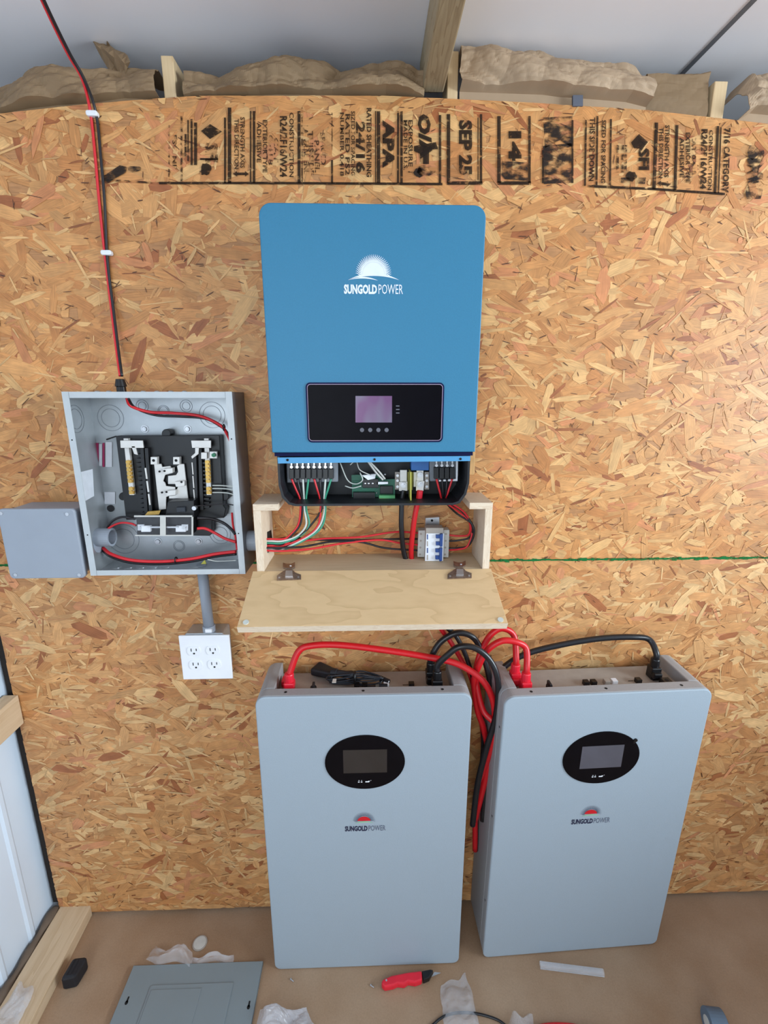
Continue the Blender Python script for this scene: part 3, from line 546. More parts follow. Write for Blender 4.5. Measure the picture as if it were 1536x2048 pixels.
# ------------------------------------------------------------------ DIN rail and breaker in the box
rl = BM(); ppx(rl, [(851,1036),(879,1034),(879,1112),(851,1112)], -.018, .0165); rail = obj('din_rail', rl, 'steel', bevel=.001); tag(rail, 'short silver slotted mounting rail behind the small white breaker', 'rail')
bm = BM(); p = PY(864, 1041, -.0185); cyl(bm, (p.x,-.0195,p.z), (p.x,-.017,p.z), .003); obj('slot', bm, 'hole', rail)
db = thing('din_breaker', 'white four-pole modular breaker with blue toggles in the plywood box', 'breaker', tuple(PY(867, 1118, -.05)))
bm = BM(); ppx(bm, [(837,1061),(899,1060),(897,1115),(835,1114)], -.045, .026); obj('body', bm, 'greyp', db, bevel=.001)
bm = BM(); ppx(bm, [(852,1056),(887,1056),(886,1121),(850,1122)], -.062, .03); obj('raised_front', bm, 'greyt', db, bevel=.0006)
bm = BM(); ppx(bm, [(852.5,1067),(888,1067),(886,1122),(850,1122)], -.064, .003); fp = obj('face_plate', bm, 'white', db)
for v, h in ((1069,0),(1082.5,1),(1096,0),(1110,1)):
    bm = BM(); ppr(bm, 854, v, 856, v+10, -.0648, .001); obj('marker', bm, 'greyt' if h else 'bluet', fp)
bm = BM(); ppx(bm, [(880,1069),(886,1068),(885,1093),(880,1094)], -.072, .009)
for v in (1070, 1084): ppr(bm, 872, v, 882, v+7, -.070, .007)
obj('toggle', bm, 'bluet', db, bevel=.0006)
bm = BM(); ppx(bm, [(879,1097),(885,1096),(884,1122),(879,1123)], -.072, .009)
for v in (1098, 1112): ppr(bm, 871, v, 881, v+7, -.070, .007)
obj('toggle', bm, 'bluet', db, bevel=.0006)
for k in range(4):
    for u in (842, 892):
        p = PY(u-.7*k, 1068+13.6*k, -.0455); bm = BM(); cyl(bm, (p.x,-.0458,p.z), (p.x,-.044,p.z), .0026, 10); obj('clamp_screw', bm, 'greyt', db)

# ------------------------------------------------------------------ wires
def wire(name, label, cat, pts, r, mat, group=None, n=8):
    bm = BM(); tube(bm, [p if isinstance(p, Vector) else PY(*p) for p in pts], r, n=n); o = obj(name, bm, mat); return tag(o, label, cat, group)
G1 = 'wires from the eight-way block to the box side hole'
Y1 = -.068
names = ['leftmost', 'second', 'third', 'fourth', 'fifth', 'sixth', 'seventh', 'rightmost']
cols8 = ['redw','blackw','whitew','greenw','redw','blackw','whitew','greenw']; cn = ['red','black','white','green']*2
for i in range(8):
    u = 583+11.3*i; bu = [600,604,608,612,640,642,648,650][i]; ev = [1078,1088,1082,1086,1092,1096,1098,1101][i]
    mid = [596,600,612,618,636,622,640,645][i]
    wire('terminal_wire', '%s wire from the %s terminal of the eight-way block' % (cn[i], names[i]), 'wire',
         [(u,958,Y1),(u+(bu-u)*.5,978,Y1),(bu,998,-.062),(bu+1,1020,-.06),(mid,1050,-.06),(mid-18-4*(i>3),1072,-.064),(565,ev,-.07),(541,ev,-.075),(524,ev,-.075)], .0024, cols8[i], G1)
G2 = 'wires running across the plywood box'
for i, (m, c, pts) in enumerate((
  ('redw','red wire arcing highest across the box', [(524,1094,-.078),(560,1088,-.07),(640,1078,-.05),(720,1074,-.04),(790,1064,-.035),(838,1066,-.03)]),
  ('redw','red wire sagging lowest along the box left half', [(524,1100,-.080),(560,1102,-.08),(620,1098,-.07),(690,1086,-.055),(760,1080,-.045),(800,1086,-.04),(838,1090,-.035)]),
  ('blackw','black wire running level behind the heavy cables', [(524,1090,-.074),(570,1076,-.06),(640,1080,-.05),(730,1080,-.045),(790,1078,-.04),(838,1078,-.03)]),
  ('blackw','black wire crossing under the red ones in the box', [(524,1096,-.082),(600,1094,-.075),(660,1084,-.06),(720,1084,-.05),(770,1096,-.05),(838,1101,-.035)]))):
    wire('box_wire', c, 'wire', pts, .0026, m, G2)
G3 = 'wire loops right of the small breaker'
for i, (m, c, pts) in enumerate((
  ('redw','red loop wire, upper one right of the small breaker', [(873,958,-.07),(880,985,-.068),(886,1000,-.06),(915,1022,-.05),(938,1042,-.05),(938,1068,-.045),(920,1072,-.035),(897,1070,-.03)]),
  ('blackw','black loop wire, upper one right of the small breaker', [(884,958,-.07),(886,985,-.068),(888,1000,-.06),(912,1026,-.04),(943,1048,-.055),(940,1074,-.045),(915,1081,-.035),(896,1082,-.03)]),
  ('blackw','black loop wire, outermost beside the plywood side panel', [(894,958,-.07),(892,985,-.068),(892,1000,-.06),(925,1024,-.05),(948,1058,-.06),(938,1090,-.05),(915,1096,-.035),(896,1097,-.03)]),
  ('redw','red loop wire, lowest one right of the small breaker', [(904.5,958,-.07),(896,985,-.068),(894,1000,-.06),(930,1026,-.055),(944,1060,-.05),(935,1092,-.05),(915,1099,-.04),(896,1100,-.03)]))):
    wire('loop_wire', c, 'wire', pts, .0025, m, G3)
# heavy cables, inverter to batteries
wire('battery_cable', 'heavy black cable from the inverter down behind the folded door', 'cable', [(807,980,-.058),(804,1000,-.058),(803,1020,-.058),(803,1060,-.055),(810,1114,-.042),(838,1180,-.04),(890,1250,-.045),(912,1272,-.05),(932,1312,-.055),(947,1360,-.06),(962,1420,-.06),(966,1500,-.06),(955,1590,-.055),(952,1700,-.05)], .0062, 'cable', 'heavy battery cables', 12)
wire('battery_cable', 'heavy red cable from the inverter down behind the folded door', 'cable', [(840,980,-.06),(838,995,-.06),(832,1020,-.06),(826,1060,-.055),(823,1116,-.042),(838,1180,-.03),(880,1254,-.035),(900,1282,-.04),(922,1318,-.045),(940,1350,-.05),(958,1420,-.05),(966,1490,-.045),(958,1600,-.04),(958,1700,-.035)], .0064, 'red', 'heavy battery cables', 12)
wire('cable_shrink', 'short red shrink sleeve under the right bus lug of the inverter', 'sleeve', [(840,981,-.062),(839,990,-.0615),(838,997,-.061)], .0075, 'redc', None, 12)

# ================================================================== LOAD CENTRE
PX0, PX1, PZ0, PZ1, PYF = -.6523, -.2949, 1.1667, 1.5822, -.100
lc = thing('breaker_box', 'open galvanised electrical breaker panel with its cover removed', 'electrical panel', ((PX0+PX1)/2, 0, PZ0))
bm = BM(); t_ = .0015
box(bm, PX0, PX1, -.0035, -.002, PZ0, PZ1); box(bm, PX0, PX0+t_, PYF, -.0035, PZ0, PZ1); box(bm, PX1-t_, PX1, PYF, -.0035, PZ0, PZ1)
box(bm, PX0, PX1, PYF, -.0035, PZ1-t_, PZ1); box(bm, PX0, PX1, PYF, -.0035, PZ0, PZ0+t_); body = obj('enclosure', bm, 'galv', lc)
bm = BM(); box(bm, PX0-.0004, PX0+.0135, PYF-.0012, PYF+.0002, PZ0, PZ1+.0006); box(bm, PX1-.0135, PX1+.0004, PYF-.0012, PYF+.0002, PZ0, PZ1+.0006)
box(bm, PX0+.0142, PX1-.0142, PYF-.0008, PYF+.0002, PZ0, PZ0+.0125); box(bm, PX0+.0142, PX1-.0142, PYF-.0008, PYF+.0002, PZ1-.0125, PZ1+.0004)
rim = obj('rim', bm, 'paint', lc)
bm = BM(); box(bm, PX1, PX1+.0006, PYF+.0004, -.002, PZ0, PZ1); obj('side_shade_skin', bm, 'shade_seam', lc)  # thin dark layer that puts the panel side's shade into its colour
bm = BM()
for u, v in ((144,880),(175,1070),(463,878),(477,1067)): p = PY(u, v, PYF-.0014); cyl(bm, (p.x,PYF-.0015,p.z), (p.x,PYF,p.z), .0016, 10)
obj('rim_hole', bm, 'hole', rim)
def ko(u, v, rs, name='knockout'):
    bm = BM(); p = PY(u, v, -.0045)
    for r in rs: ring(bm, p.x, p.z, -.0045, r-.0006, r+.0006, .001)
    obj(name, bm, 'score', body)
ko(221,836,(.021,.030)); ko(424,830,(.021,.030)); ko(372,812,(.009,.014)); ko(284,812,(.009,.014)); ko(247,1078,(.026,.038)); ko(440,1068,(.018,.026)); ko(327,822,(.010,.013), 'mounting_slot'); ko(358,1092,(.011,.014),'mounting_slot')
for u, v in ((289,858),(375,858),(316,1083),(397,1083)):
    bm = BM(); p = PY(u, v, -.006); ring(bm, p.x, p.z, -.0056, .0068, .0088, .002); cyl(bm, (p.x,-.009,p.z), (p.x,-.003,p.z), .005, 14); cyl(bm, (p.x,-.0095,p.z), (p.x,-.003,p.z), .003, 12); obj('dimple', bm, 'steel', body)
# knockouts on the inner left face and bumps on top
for (v, yc, r) in ((838, -.05, .022), (838, -.05, .030)):
    bm = BM(); c = PX(152, v, PX0+.002); n = 24
    for i in range(n):
        a, b = 2*math.pi*i/n, 2*math.pi*(i+1)/n; f = lambda rr, t: (PX0+.0022, c.y+rr*math.cos(t), c.z+rr*math.sin(t))
        q = [f(r-.0006,a), f(r+.0006,a), f(r+.0006,b), f(r-.0006,b)]; hexa(bm, q, [(x-.0006,y,z) for x,y,z in q])
    obj('knockout', bm, 'score', body)
bm = BM()
for x in (-.60, -.575, -.50, -.47, -.44, -.41): blob(bm, (x, -.06, PZ1+.0005), .006, (1,1,.5), 12)
for x in (-.62, -.59, -.56, -.53, -.50, -.43): ring_ = cyl(bm, (x, -.05, PZ0+.0012), (x, -.05, PZ0+.0025), .011, 18)
obj('knockout', bm, 'galv', body)
bm = BM(); q = [PX(161,944,PX0+.002), PX(185,938,PX0+.002), PX(188,992,PX0+.002), PX(170,1002,PX0+.002)]; hexa(bm, [(PX0+.0024,p.y,p.z) for p in q], [(PX0+.0016,p.y,p.z) for p in q]); obj('label_sticker', bm, 'label', body)
for m, L in (('labelr', ((192,886,197,934),(205,886,209,934))), ('label', ((198,888,204,932),(211,884,224,934),(209,984,230,1008)))):
    for r in L: bm = BM(); ppr(bm, *r, -.0055, .001); obj('label_sticker', bm, m, body)
bm = BM(); p = PY(221,1017,-.006); cyl(bm, (p.x,-.0065,p.z), (p.x,-.004,p.z), .0085, 20); obj('round_mark', bm, 'blackw', body)
# black interior chassis
CY = -.035
ch = BM(); ppx(ch, [(231,872),(439,870),(447,1012),(452,1018),(448,1036),(252,1040)], CY, .025)
ppx(ch, [(280,1034),(424,1034),(424,1068),(418,1072),(282,1070)], CY, .02)
for u, v, r in ((332,867,9),(245,993,8),(449,993,9)): ppx(ch, [(u+r*math.cos(a*math.pi/8), v-r*math.sin(a*math.pi/8)) for a in range(16)], CY+.004, .02)
ppx(ch, [(211,878),(232,871),(232,874),(212,881)], CY, .004)
chassis = obj('chassis', ch, 'blk', lc, bevel=.0015)
bm = BM()
for u in (284, 293, 388, 399):
    if u == 388: obj('breaker_rail', bm, 'blk', chassis, bevel=.0006); bm = BM()
    ppx(bm, [(u-4,896),(u+3,896),(u+12,1030),(u+5,1030)] if u < 350 else [(u-3,896),(u+4,896),(u+8,1020),(u+1,1020)], CY-.014, .016)
for k in range(14): ppr(bm, 402+k*.3, 908+k*8, 415+k*.3, 912+k*8, CY-.01, .012)
obj('breaker_rail', bm, 'blk', chassis, bevel=.0006)
for k in range(3): bm = BM(); ppx(bm, [(289+k*3.2,936+k*26),(292+k*3.2,936+k*26),(295+k*3.2,958+k*26),(292+k*3.2,958+k*26)], CY-.016, .004); obj('rail_strip', bm, 'tin', chassis); bm = BM(); ppx(bm, [(383+k*1.6,925+k*27),(385+k*1.6,925+k*27),(387+k*1.6,949+k*27),(385+k*1.6,949+k*27)], CY-.016, .004); obj('rail_strip', bm, 'tin', chassis)
bm = BM()
for k in range(14): ppr(bm, 271+k*.9, 908+k*9, 283+k*.9, 913+k*9, CY-.01, .012)
obj('rail_teeth', bm, 'blk', chassis)
# bus stabs
bm = BM(); ppx(bm, [(308,928),(322,928),(324,934),(340,932),(345,940),(345,946),(330,950),(326,962),(330,966),(332,972),(350,974),(350,988),(332,994),(332,1018),(318,1020)], CY-.010, .004)
ppx(bm, [(354,932),(360,928),(368,928),(376,997),(338,997),(338,992),(352,990),(352,986),(356,972),(352,968),(336,968),(336,952),(352,950),(356,944)], CY-.010, .004)
for (u, v) in ((326,942),(350,968),(332,986)): ppx(bm, [(u-1,v-4),(u+19,v-6),(u+19,v+4),(u+2,v+6)], CY-.022, .014)
bus = obj('bus_bar', bm, 'tin', lc, bevel=.0005)
bm = BM()
for u, v in ((319,943),(329,942),(324,985),(333,984),(363,964)): p = PY(u, v, CY-.0225); cyl(bm, (p.x,CY-.0235,p.z), (p.x,CY-.021,p.z), .0024, 10)
obj('bus_hole', bm, 'hole', bus)
for u in (307, 352):
    bm = BM(); ppr(bm, u-6, 914, u+7, 929, CY-.02, .012); lug = obj('main_lug', bm, 'tin', lc, bevel=.0008); bm = BM(); p = PY(u, 921, CY-.0205); cyl(bm, (p.x,CY-.021,p.z), (p.x,CY-.019,p.z), .0032, 12); obj('lug_screw', bm, 'hole', lug)
# neutral bars
for (ub, vt, vb, sl, nm) in ((252, 880, 990, .105, 0), (413, 880, 990, .05, 1)):
    bm = BM(); ppx(bm, [(ub-5,877),(ub+4,877),(ub+4+(vb-877)*sl,vb),(ub-5+(vb-877)*sl,vb)], CY-.012, .01); nb = obj('neutral_bar', bm, 'tin', lc)
    for k in range(9):
        v = 924+k*7.6; u = ub+(v-877)*sl-.5
        if k == 6: continue
        bm = BM(); p = PY(u, v, CY-.014); cyl(bm, (p.x,CY-.016,p.z), (p.x,CY-.011,p.z), .0046, 12); ppr(bm, u-5, v-3, u+5, v+3.4, CY-.0135, .006); obj('bar_screw', bm, 'brass', nb)
for pts in ([(240,881),(285,881),(287,896),(241,896)], [(262,892),(270,892),(275,910),(268,908)], [(382,881),(422,881),(422,896),(384,896)], [(390,894),(398,894),(397,908),(384,918),(382,913),(390,906)]):
    bm = BM(); ppx(bm, pts, CY-.02, .004); obj('neutral_strap', bm, 'tin', lc, bevel=.0008)
bm = BM(); ppr(bm, 402, 905, 414, 918, CY-.022, .012); ppr(bm, 419, 903, 434, 917, CY-.02, .006); g = obj('bonding_lug', bm, 'tin', lc, bevel=.0008); bm = BM(); p = PY(428, 910, CY-.022); cyl(bm, (p.x,CY-.026,p.z), (p.x,CY-.018,p.z), .005, 6); obj('bonding_screw', bm, 'greens', g)[ 'label'] = 'green bonding screw'
# breakers
def breaker(label, q, y, d):
    t = thing('circuit_breaker', label, 'breaker', tuple(PY(q[3][0], q[3][1], y)), 'circuit breakers in the panel'); bm = BM(); ppx(bm, q, y, d); obj('body', bm, 'blk', t, bevel=.0015); return t
t = breaker('black circuit breaker in the panel, upper one behind the twin breakers', [(335,1004),(388,1001),(388,1036),(330,1036)], -.078, .035)
bm = BM(); ppx(bm, [(352,1015),(370,1014),(371,1024),(353,1025)], -.084, .007); obj('toggle', bm, 'adap', t, bevel=.001); bm = BM(); p = PY(389,1016,-.076); cyl(bm, (p.x,-.08,p.z), (p.x,-.07,p.z), .005, 12); obj('terminal_screw', bm, 'steel', t)
for (u0, u1, lab) in ((272, 318, 'black circuit breaker lowest left under a clear retaining cover'), (334, 380, 'black circuit breaker lowest right under a clear retaining cover')):
    t = breaker(lab, [(u0,1034),(u1+4,1034),(u1+4,1070),(u0+2,1071)], -.074, .03)
    bm = BM(); c = (u0+u1)/2; ppx(bm, [(c-13,1052),(c+6,1052),(c+6,1064),(c-13,1064)] if u0 < 300 else [(c-6,1052),(c+14,1052),(c+14,1064),(c-6,1064)], -.082, .008); obj('toggle', bm, 'white', t, bevel=.001)
    bm = BM(); s = c-14 if u0 < 300 else c+12; p = PY(s, 1055, -.08); ppr(bm, s-6, 1049, s+7, 1061, -.079, .004); cyl(bm, (p.x,-.084,p.z), (p.x,-.078,p.z), .0035, 12); obj('terminal_screw', bm, 'steel', t)
bm = BM(); ppr(bm, 300, 1053, 356, 1056, -.086, .003); tag(obj('breaker_tie_bar', bm, 'steel'), 'thin metal tie bar joining the two lowest breakers', 'bar')
rc = thing('retaining_cover', 'clear plastic retaining cover over the two lowest breakers', 'cover', tuple(PY(328,1072,-.09)))
bm = BM(); ppx(bm, [(268,1032),(383,1032),(388,1072),(270,1072)], -.090, .001); obj('clear_sheet', bm, 'clearw', rc)
bm = BM()
for r in ((268,1031,384,1034),(383,1034,386,1072),(270,1070,383,1072),(320,1034,331,1070)): ppr(bm, *r, -.0915, .002)
obj('frame', bm, 'greyp', rc)
bm = BM(); ppx(bm, [(296,1023),(321,1021),(318,1029),(289,1031)], -.06, .004); tag(obj('mounting_clip', bm, 'brass'), 'small brassy metal tab above the lowest left breaker', 'clip')
# wires inside the panel
GW = 'wires inside the breaker panel'
wire('panel_wire', 'red wire sweeping from the top gland to the right side of panel', 'wire', [(253,795,-.06),(262,812,-.045),(300,824,-.035),(345,826,-.035),(400,832,-.035),(440,850,-.045),(454,868,-.06),(462,885,-.085)], .0034, 'redw', GW)
wire('panel_wire', 'black wire beneath the red one along the panel top', 'wire', [(256,796,-.06),(270,815,-.04),(310,830,-.032),(360,833,-.032),(410,837,-.032),(440,852,-.04),(452,862,-.05),(462,880,-.08)], .0030, 'blackw', GW)
wire('panel_wire', 'thick red wire curving along the panel bottom from the left bushing', 'wire', [(206,1096,-.045),(222,1108,-.06),(262,1120,-.07),(320,1123,-.07),(380,1118,-.07),(430,1108,-.07),(472,1103,-.08)], .0040, 'redw', GW)
wire('panel_wire', 'thick black wire lying under the red one at panel bottom', 'wire', [(204,1099,-.04),(222,1113,-.055),(262,1125,-.06),(320,1128,-.062),(380,1123,-.062),(430,1113,-.062),(472,1108,-.075)], .0036, 'blackw', GW)
wire('panel_wire', 'black wire bowing over the lower left of the panel to a breaker', 'wire', [(209,1082,-.05),(212,1060,-.05),(225,1042,-.055),(245,1034,-.06),(270,1038,-.065)], .0028, 'blackw', GW)
wire('panel_wire', 'thin red wire bowing to the left end of the lowest breaker', 'wire', [(208,1070,-.05),(218,1056,-.055),(240,1046,-.06),(262,1047,-.065),(272,1051,-.068)], .0024, 'redw', GW)
wire('panel_wire', 'red wire from the lowest right breaker to the panel side', 'wire', [(394,1057,-.075),(410,1057,-.07),(430,1066,-.065),(450,1077,-.065),(472,1084,-.07)], .0034, 'redw', GW)
wire('panel_wire', 'black wire arching from the right breakers to the panel side', 'wire', [(394,1036,-.075),(420,1037,-.06),(445,1045,-.055),(460,1056,-.06),(470,1068,-.07)], .0034, 'blackw', GW)
wire('panel_wire', 'thin black wire from the upper breaker to the right side', 'wire', [(392,1012,-.07),(420,1010,-.06),(450,1008,-.06),(466,1010,-.07)], .0014, 'blackw', GW)
wire('panel_wire', 'red wire hanging down the right edge inside the panel', 'wire', [(464,1026,-.07),(466,1050,-.06),(471,1075,-.06),(474,1100,-.075)], .0026, 'redw', GW)
for k, (v0, v1) in enumerate(((971,973),(977,981),(985,990))):
    wire('panel_wire', 'white wire from the right neutral bar, %s of three' % ('topmost','middle','lowest')[k], 'wire', [(425,v0,-.045),(440,v0,-.045),(455,v0+1,-.05),(470,v1,-.06)], .0016, 'whitew', GW)
wire('panel_wire', 'thin white wire lying on the panel bottom near a yellow tag', 'wire', [(415,1119,-.075),(430,1122,-.07),(450,1122,-.07),(472,1121,-.08)], .0012, 'whitew', GW)
bm = BM(); ppx(bm, [(402,1128),(409,1120),(412,1128)], -.07, .003); tag(obj('wire_tag', bm, 'yellow'), 'small yellow tag on the panel bottom', 'tag')
for (u, v, s) in ((448, 855, 6), (352, 1120, 6)):
    bm = BM(); p = PY(u, v, -.055 if v < 900 else -.07); tube(bm, [p+Vector((0, .007*math.cos(a), .007*math.sin(a))) for a in np.linspace(0, 6.28, 13)], .0015, smooth=False)
    tag(obj('cable_tie', bm, 'blk'), 'black cable tie on the wires at panel %s' % ('upper right' if v < 900 else 'bottom'), 'cable tie', 'cable ties in the panel')
# bushing in the left side
bm = BM(); c = PX(196, 1087, PX0+.03); 
for i in range(24):
    a, b = 2*math.pi*i/24, 2*math.pi*(i+1)/24
    f = lambda rr, t, x: (x, -.055+rr*math.cos(t), c.z+rr*math.sin(t))
    q = [f(.017,a,PX0+.036), f(.022,a,PX0+.036), f(.022,b,PX0+.036), f(.017,b,PX0+.036)]; hexa(bm, q, [(PX0+.001, y, z) for x, y, z in q])
tag(obj('conduit_bushing', bm, 'pvc'), 'grey ring-shaped conduit bushing inside the panel left side', 'bushing')
# gland on top with wire pair to the roof
g = PY(241, 765, -.055); gt = thing('cable_gland', 'black cable gland on top of the breaker panel', 'cable gland', (g.x, -.055, PZ1))
bm = BM(); cyl(bm, (g.x,-.055,PZ1), (g.x,-.055,PZ1+.012), .010, 6); obj('base_nut', bm, 'blk', gt, bevel=.001)
bm = BM(); cyl(bm, (g.x,-.055,PZ1+.012), (g.x,-.055,PZ1+.028), .0125, 20, .009); obj('cap_nut', bm, 'blk', gt, bevel=.001)
pr = [(243,752,-.055),(236,700,-.03),(226,620,-.012),(214,520,-.006),(205,400,-.006),(198,320,-.006),(188,226,-.008),(168,160,-.04),(140,110,-.07),(110,50,-.11),(82,-10,-.15),(60,-60,-.19)]
wire('wire_pair', 'red wire hanging down the wall into the panel gland', 'wire', [(u-3+(-5 if 520 > v > 200 else 0)*.8, v, y) for u, v, y in pr]+[Vector((-.628,-.27,CZ+.002))], .0030, 'redw', 'wire pair from the roof')
wire('wire_pair', 'black wire hanging down the wall beside the red one', 'wire', [(u+1+(3 if 520 > v > 200 else 0), v, y-.001) for u, v, y in pr]+[Vector((-.620,-.271,CZ+.002))], .0030, 'blackw', 'wire pair from the roof')
for (u, v, nm) in ((183, 226, 'upper'), (212, 505, 'lower')):
    bm = BM(); p = PY(u, v, -.012); prism(bm, rrect(p.x-.0115, p.x+.0115, p.z-.005, p.z+.005, .004), -.014, -.0025)
    tag(obj('cable_clip', bm, 'white', bevel=.002), '%s white plastic clip holding the red and black wires' % nm, 'clip', 'white wire clips')

# ================================================================== CONDUIT, JUNCTION BOX, OUTLETS
bm = BM(); a = PY(418, 1255, -.042); cyl(bm, (a.x-.003,-.042,PZ0+.004), (a.x+.0,-.042,a.z-.006), .0128, 24); cd_ = obj('vertical_conduit', bm, 'pvc', smooth=False)
for p_ in cd_.data.polygons: p_.use_smooth = abs(p_.normal.z) < .5
tag(cd_, 'grey conduit from the breaker panel down to the outlet box', 'conduit')
bm = BM(); cyl(bm, (a.x,-.042,.9895), (a.x,-.042,1.006), .0155, 24); cn_ = obj('conduit_connector', bm, 'pvc', cd_, bevel=.001)
bm = BM(); prism(bm, rrect(a.x-.004, a.x+.012, .994, 1.003, .001), -.0592, -.054); obj('label_sticker', bm, 'white', cn_)
ob = thing('outlet_box', 'steel outlet box with a white four-socket cover plate', 'power outlet', (-.42, 0, .86))
bm = BM(); prism(bm, rrect(-.472, -.374, .872, .9895, .006), -.054, -.002); obj('steel_box', bm, 'galv', ob, bevel=.001)
bm = BM(); prism(bm, rrect(-.4857, -.3588, .862, .9865, .002), -.0605, -.054); cp = obj('cover_plate', bm, 'white', ob, bevel=.002)
for (u, v) in ((388,1302),(426,1301),(392,1330),(429,1329)):
    p = PY(u, v, -.0615); bm = BM(); pts = []
    for i in range(32):
        t = 2*math.pi*i/32; pts.append((p.x+.0175*math.cos(t), p.z+max(-.0125, min(.0125, .0175*math.sin(t)))))
    prism(bm, pts, -.0625, -.060); so = obj('socket', bm, 'white', cp, bevel=.0008)
    bm = BM(); box(bm, p.x-.0072, p.x-.0055, -.0632, -.0622, p.z-.0005, p.z+.0075); box(bm, p.x+.0055, p.x+.0072, -.0632, -.0622, p.z+.0005, p.z+.0070); cyl(bm, (p.x,-.0632,p.z-.0065), (p.x,-.0622,p.z-.0065), .0024, 12); obj('slots', bm, 'hole', so)
jb = thing('junction_box', 'grey plastic junction box with a blank screwed cover on the wall', 'junction box', (-.75, 0, 1.159))
bm = BM(); prism(bm, rrect(-.832, -.672, 1.166, 1.322, .008), -.09, -.002); obj('box_body', bm, 'pvc', jb, bevel=.002)
bm = BM(); prism(bm, rrect(-.8375, -.6655, 1.1605, 1.3275, .010), -.101, -.088); cv = obj('cover', bm, 'pvc', jb, bevel=.003)
for x, z in ((-.828,1.318),(-.683,1.315),(-.823,1.171),(-.678,1.169)): bm = BM(); cyl(bm, (x,-.1025,z), (x,-.1,z), .004, 14); obj('screw', bm, 'steel', cv)
bm = BM(); cyl(bm, (PX0+.002,-.055,1.23), (-.668,-.055,1.23), .0215, 24); tag(obj('conduit_nipple', bm, 'pvc'), 'short grey conduit between the junction box and breaker panel', 'conduit')
bm = BM(); q = PY(505, 1080, -.05); cyl(bm, (PX1+.001,-.055,q.z), (BX0-.0005,-.055,q.z), .0245, 28); o = obj('side_conduit', bm, 'pvc')
tag(o, 'thick grey conduit between the breaker panel and plywood box', 'conduit')

# ================================================================== BATTERIES
BW, BH, BDp = .521, .8796, .150; hw = BW/2
bat = thing('battery_unit', 'tall grey floor-standing battery with an oval display, left of the pair', 'battery', (-.2774+hw, -.1647, 0), 'grey battery units')
RZ = BH-.034
def bl(name, bm, mat, parent=bat, **k): return obj(name, bm, mat, parent, local=True, **k)
bm = BM(); prism(bm, rrect(-hw, hw, 0.004, BH, [.018,.018,.026,.026], 8), .004, .034)
pf = rrect(-hw, hw, 0.004, BH, [.018,.018,.026,.026], 8)
left = [p for p in pf if p[0] < 0 and p[1] > BH/2]; right = [p for p in pf if p[0] > 0 and p[1] > BH/2]; bot = [p for p in pf if p[1] < BH/2]
notched = bot + right + [(hw-.041, BH), (hw-.041, RZ), (-hw+.041, RZ), (-hw+.041, BH)] + left
prism(bm, notched, .034, BDp); shell = bl('shell', bm, 'greyshade', bevel=.0025)  # same paint as the front panel, coloured duller because less lit
bm = BM(); prism(bm, rrect(-hw, hw, 0.002, BH-.0005, [.018,.018,.026,.026], 8), 0, .006); bl('front_panel', bm, 'grey', bevel=.003)
bm = BM(); box(bm, -hw+.0415, hw-.0415, .036, BDp-.002, RZ, RZ+.0015); tp = bl('terminal_plate', bm, 'greyt')
for x in (-.19, -.003, .19):
    bm = BM(); cyl(bm, (x,.018,BH-.0004), (x,.018,BH+.0004), .0036, 12); bl('screw_hole', bm, 'hole', shell)
for z in (.78, .5, .2):
    for s in (-1, 1):
        bm = BM(); cyl(bm, (s*(hw-.0005),.02,z), (s*(hw+.0004),.02,z), .003, 10); bl('screw_hole', bm, 'hole', shell)
E0 = PY(730, 1524, -.1647); ex, ez = E0.x-(-.2774+hw), E0.z
bm = BM(); erx = (PY(810,1524,-.1647).x-PY(650,1524,-.1647).x)/2; erz = (PY(730,1471,-.1647).z-PY(730,1578,-.1647).z)/2
prism(bm, circ(ex, ez, erx, erz, 56), -.0022, .001); disp = bl('display', bm, 'glass2', bevel=.0008)
bm = BM(); sx0 = PY(686,1498,-.1647).x-(-.2774+hw); sx1 = PY(774,1498,-.1647).x-(-.2774+hw); sz0 = PY(730,1544,-.1647).z; sz1 = PY(730,1498,-.1647).z
prism(bm, [(sx0,sz0),(sx1,sz0),(sx1,sz1),(sx0,sz1)], -.0028, -.0015); bl('screen', bm, 'lcdl', disp)
bm = BM(); zl = PY(730,1563,-.1647).z
for x0, x1, dz, h in ((-.018,-.014,0,.0022),(-.011,-.007,0,.0022),(.0005,.010,0,.0028),(.0075,.0115,.002,.002),(-.017,-.014,.005,.001),(-.010,-.008,.005,.001),(.0135,.015,.0045,.001)): box(bm, ex+x0, ex+x1, -.0028, -.0015, zl+dz, zl+dz+h)
bl('status_icons', bm, 'white', disp)
L0 = PY(728,1642,-.1647); lx, lz = L0.x-(-.2774+hw), L0.z; k_ = (PY(740,1642,-.1647).x-PY(728,1642,-.1647).x)
lg = BM(); pts = [(lx+k_*1.1*math.cos(R(a)), lz+k_*.95*math.sin(R(a))) for a in np.linspace(4, 176, 20)]; lg.faces.new([lg.verts.new((x,-.0008,z)) for x, z in pts]); bl('logo', lg, 'sred', flip=False)['label'] = 'red half sun of the logo'
lg = BM(); wave_sun(lg, lx, lz, k_*1.1, k_*1.9, -.0008, 26, -4, 184, disc=False, wd=.05); bl('logo', lg, 'sink2', flip=False)['label'] = 'thin dark rays of the logo'
lg = BM(); arc_band(lg, lx-.024, lx+.024, lz-.006, lz-.006, .0062, .0045, -.0008); bl('logo', lg, 'sgreen', flip=False)['label'] = 'pale green arc of the logo'
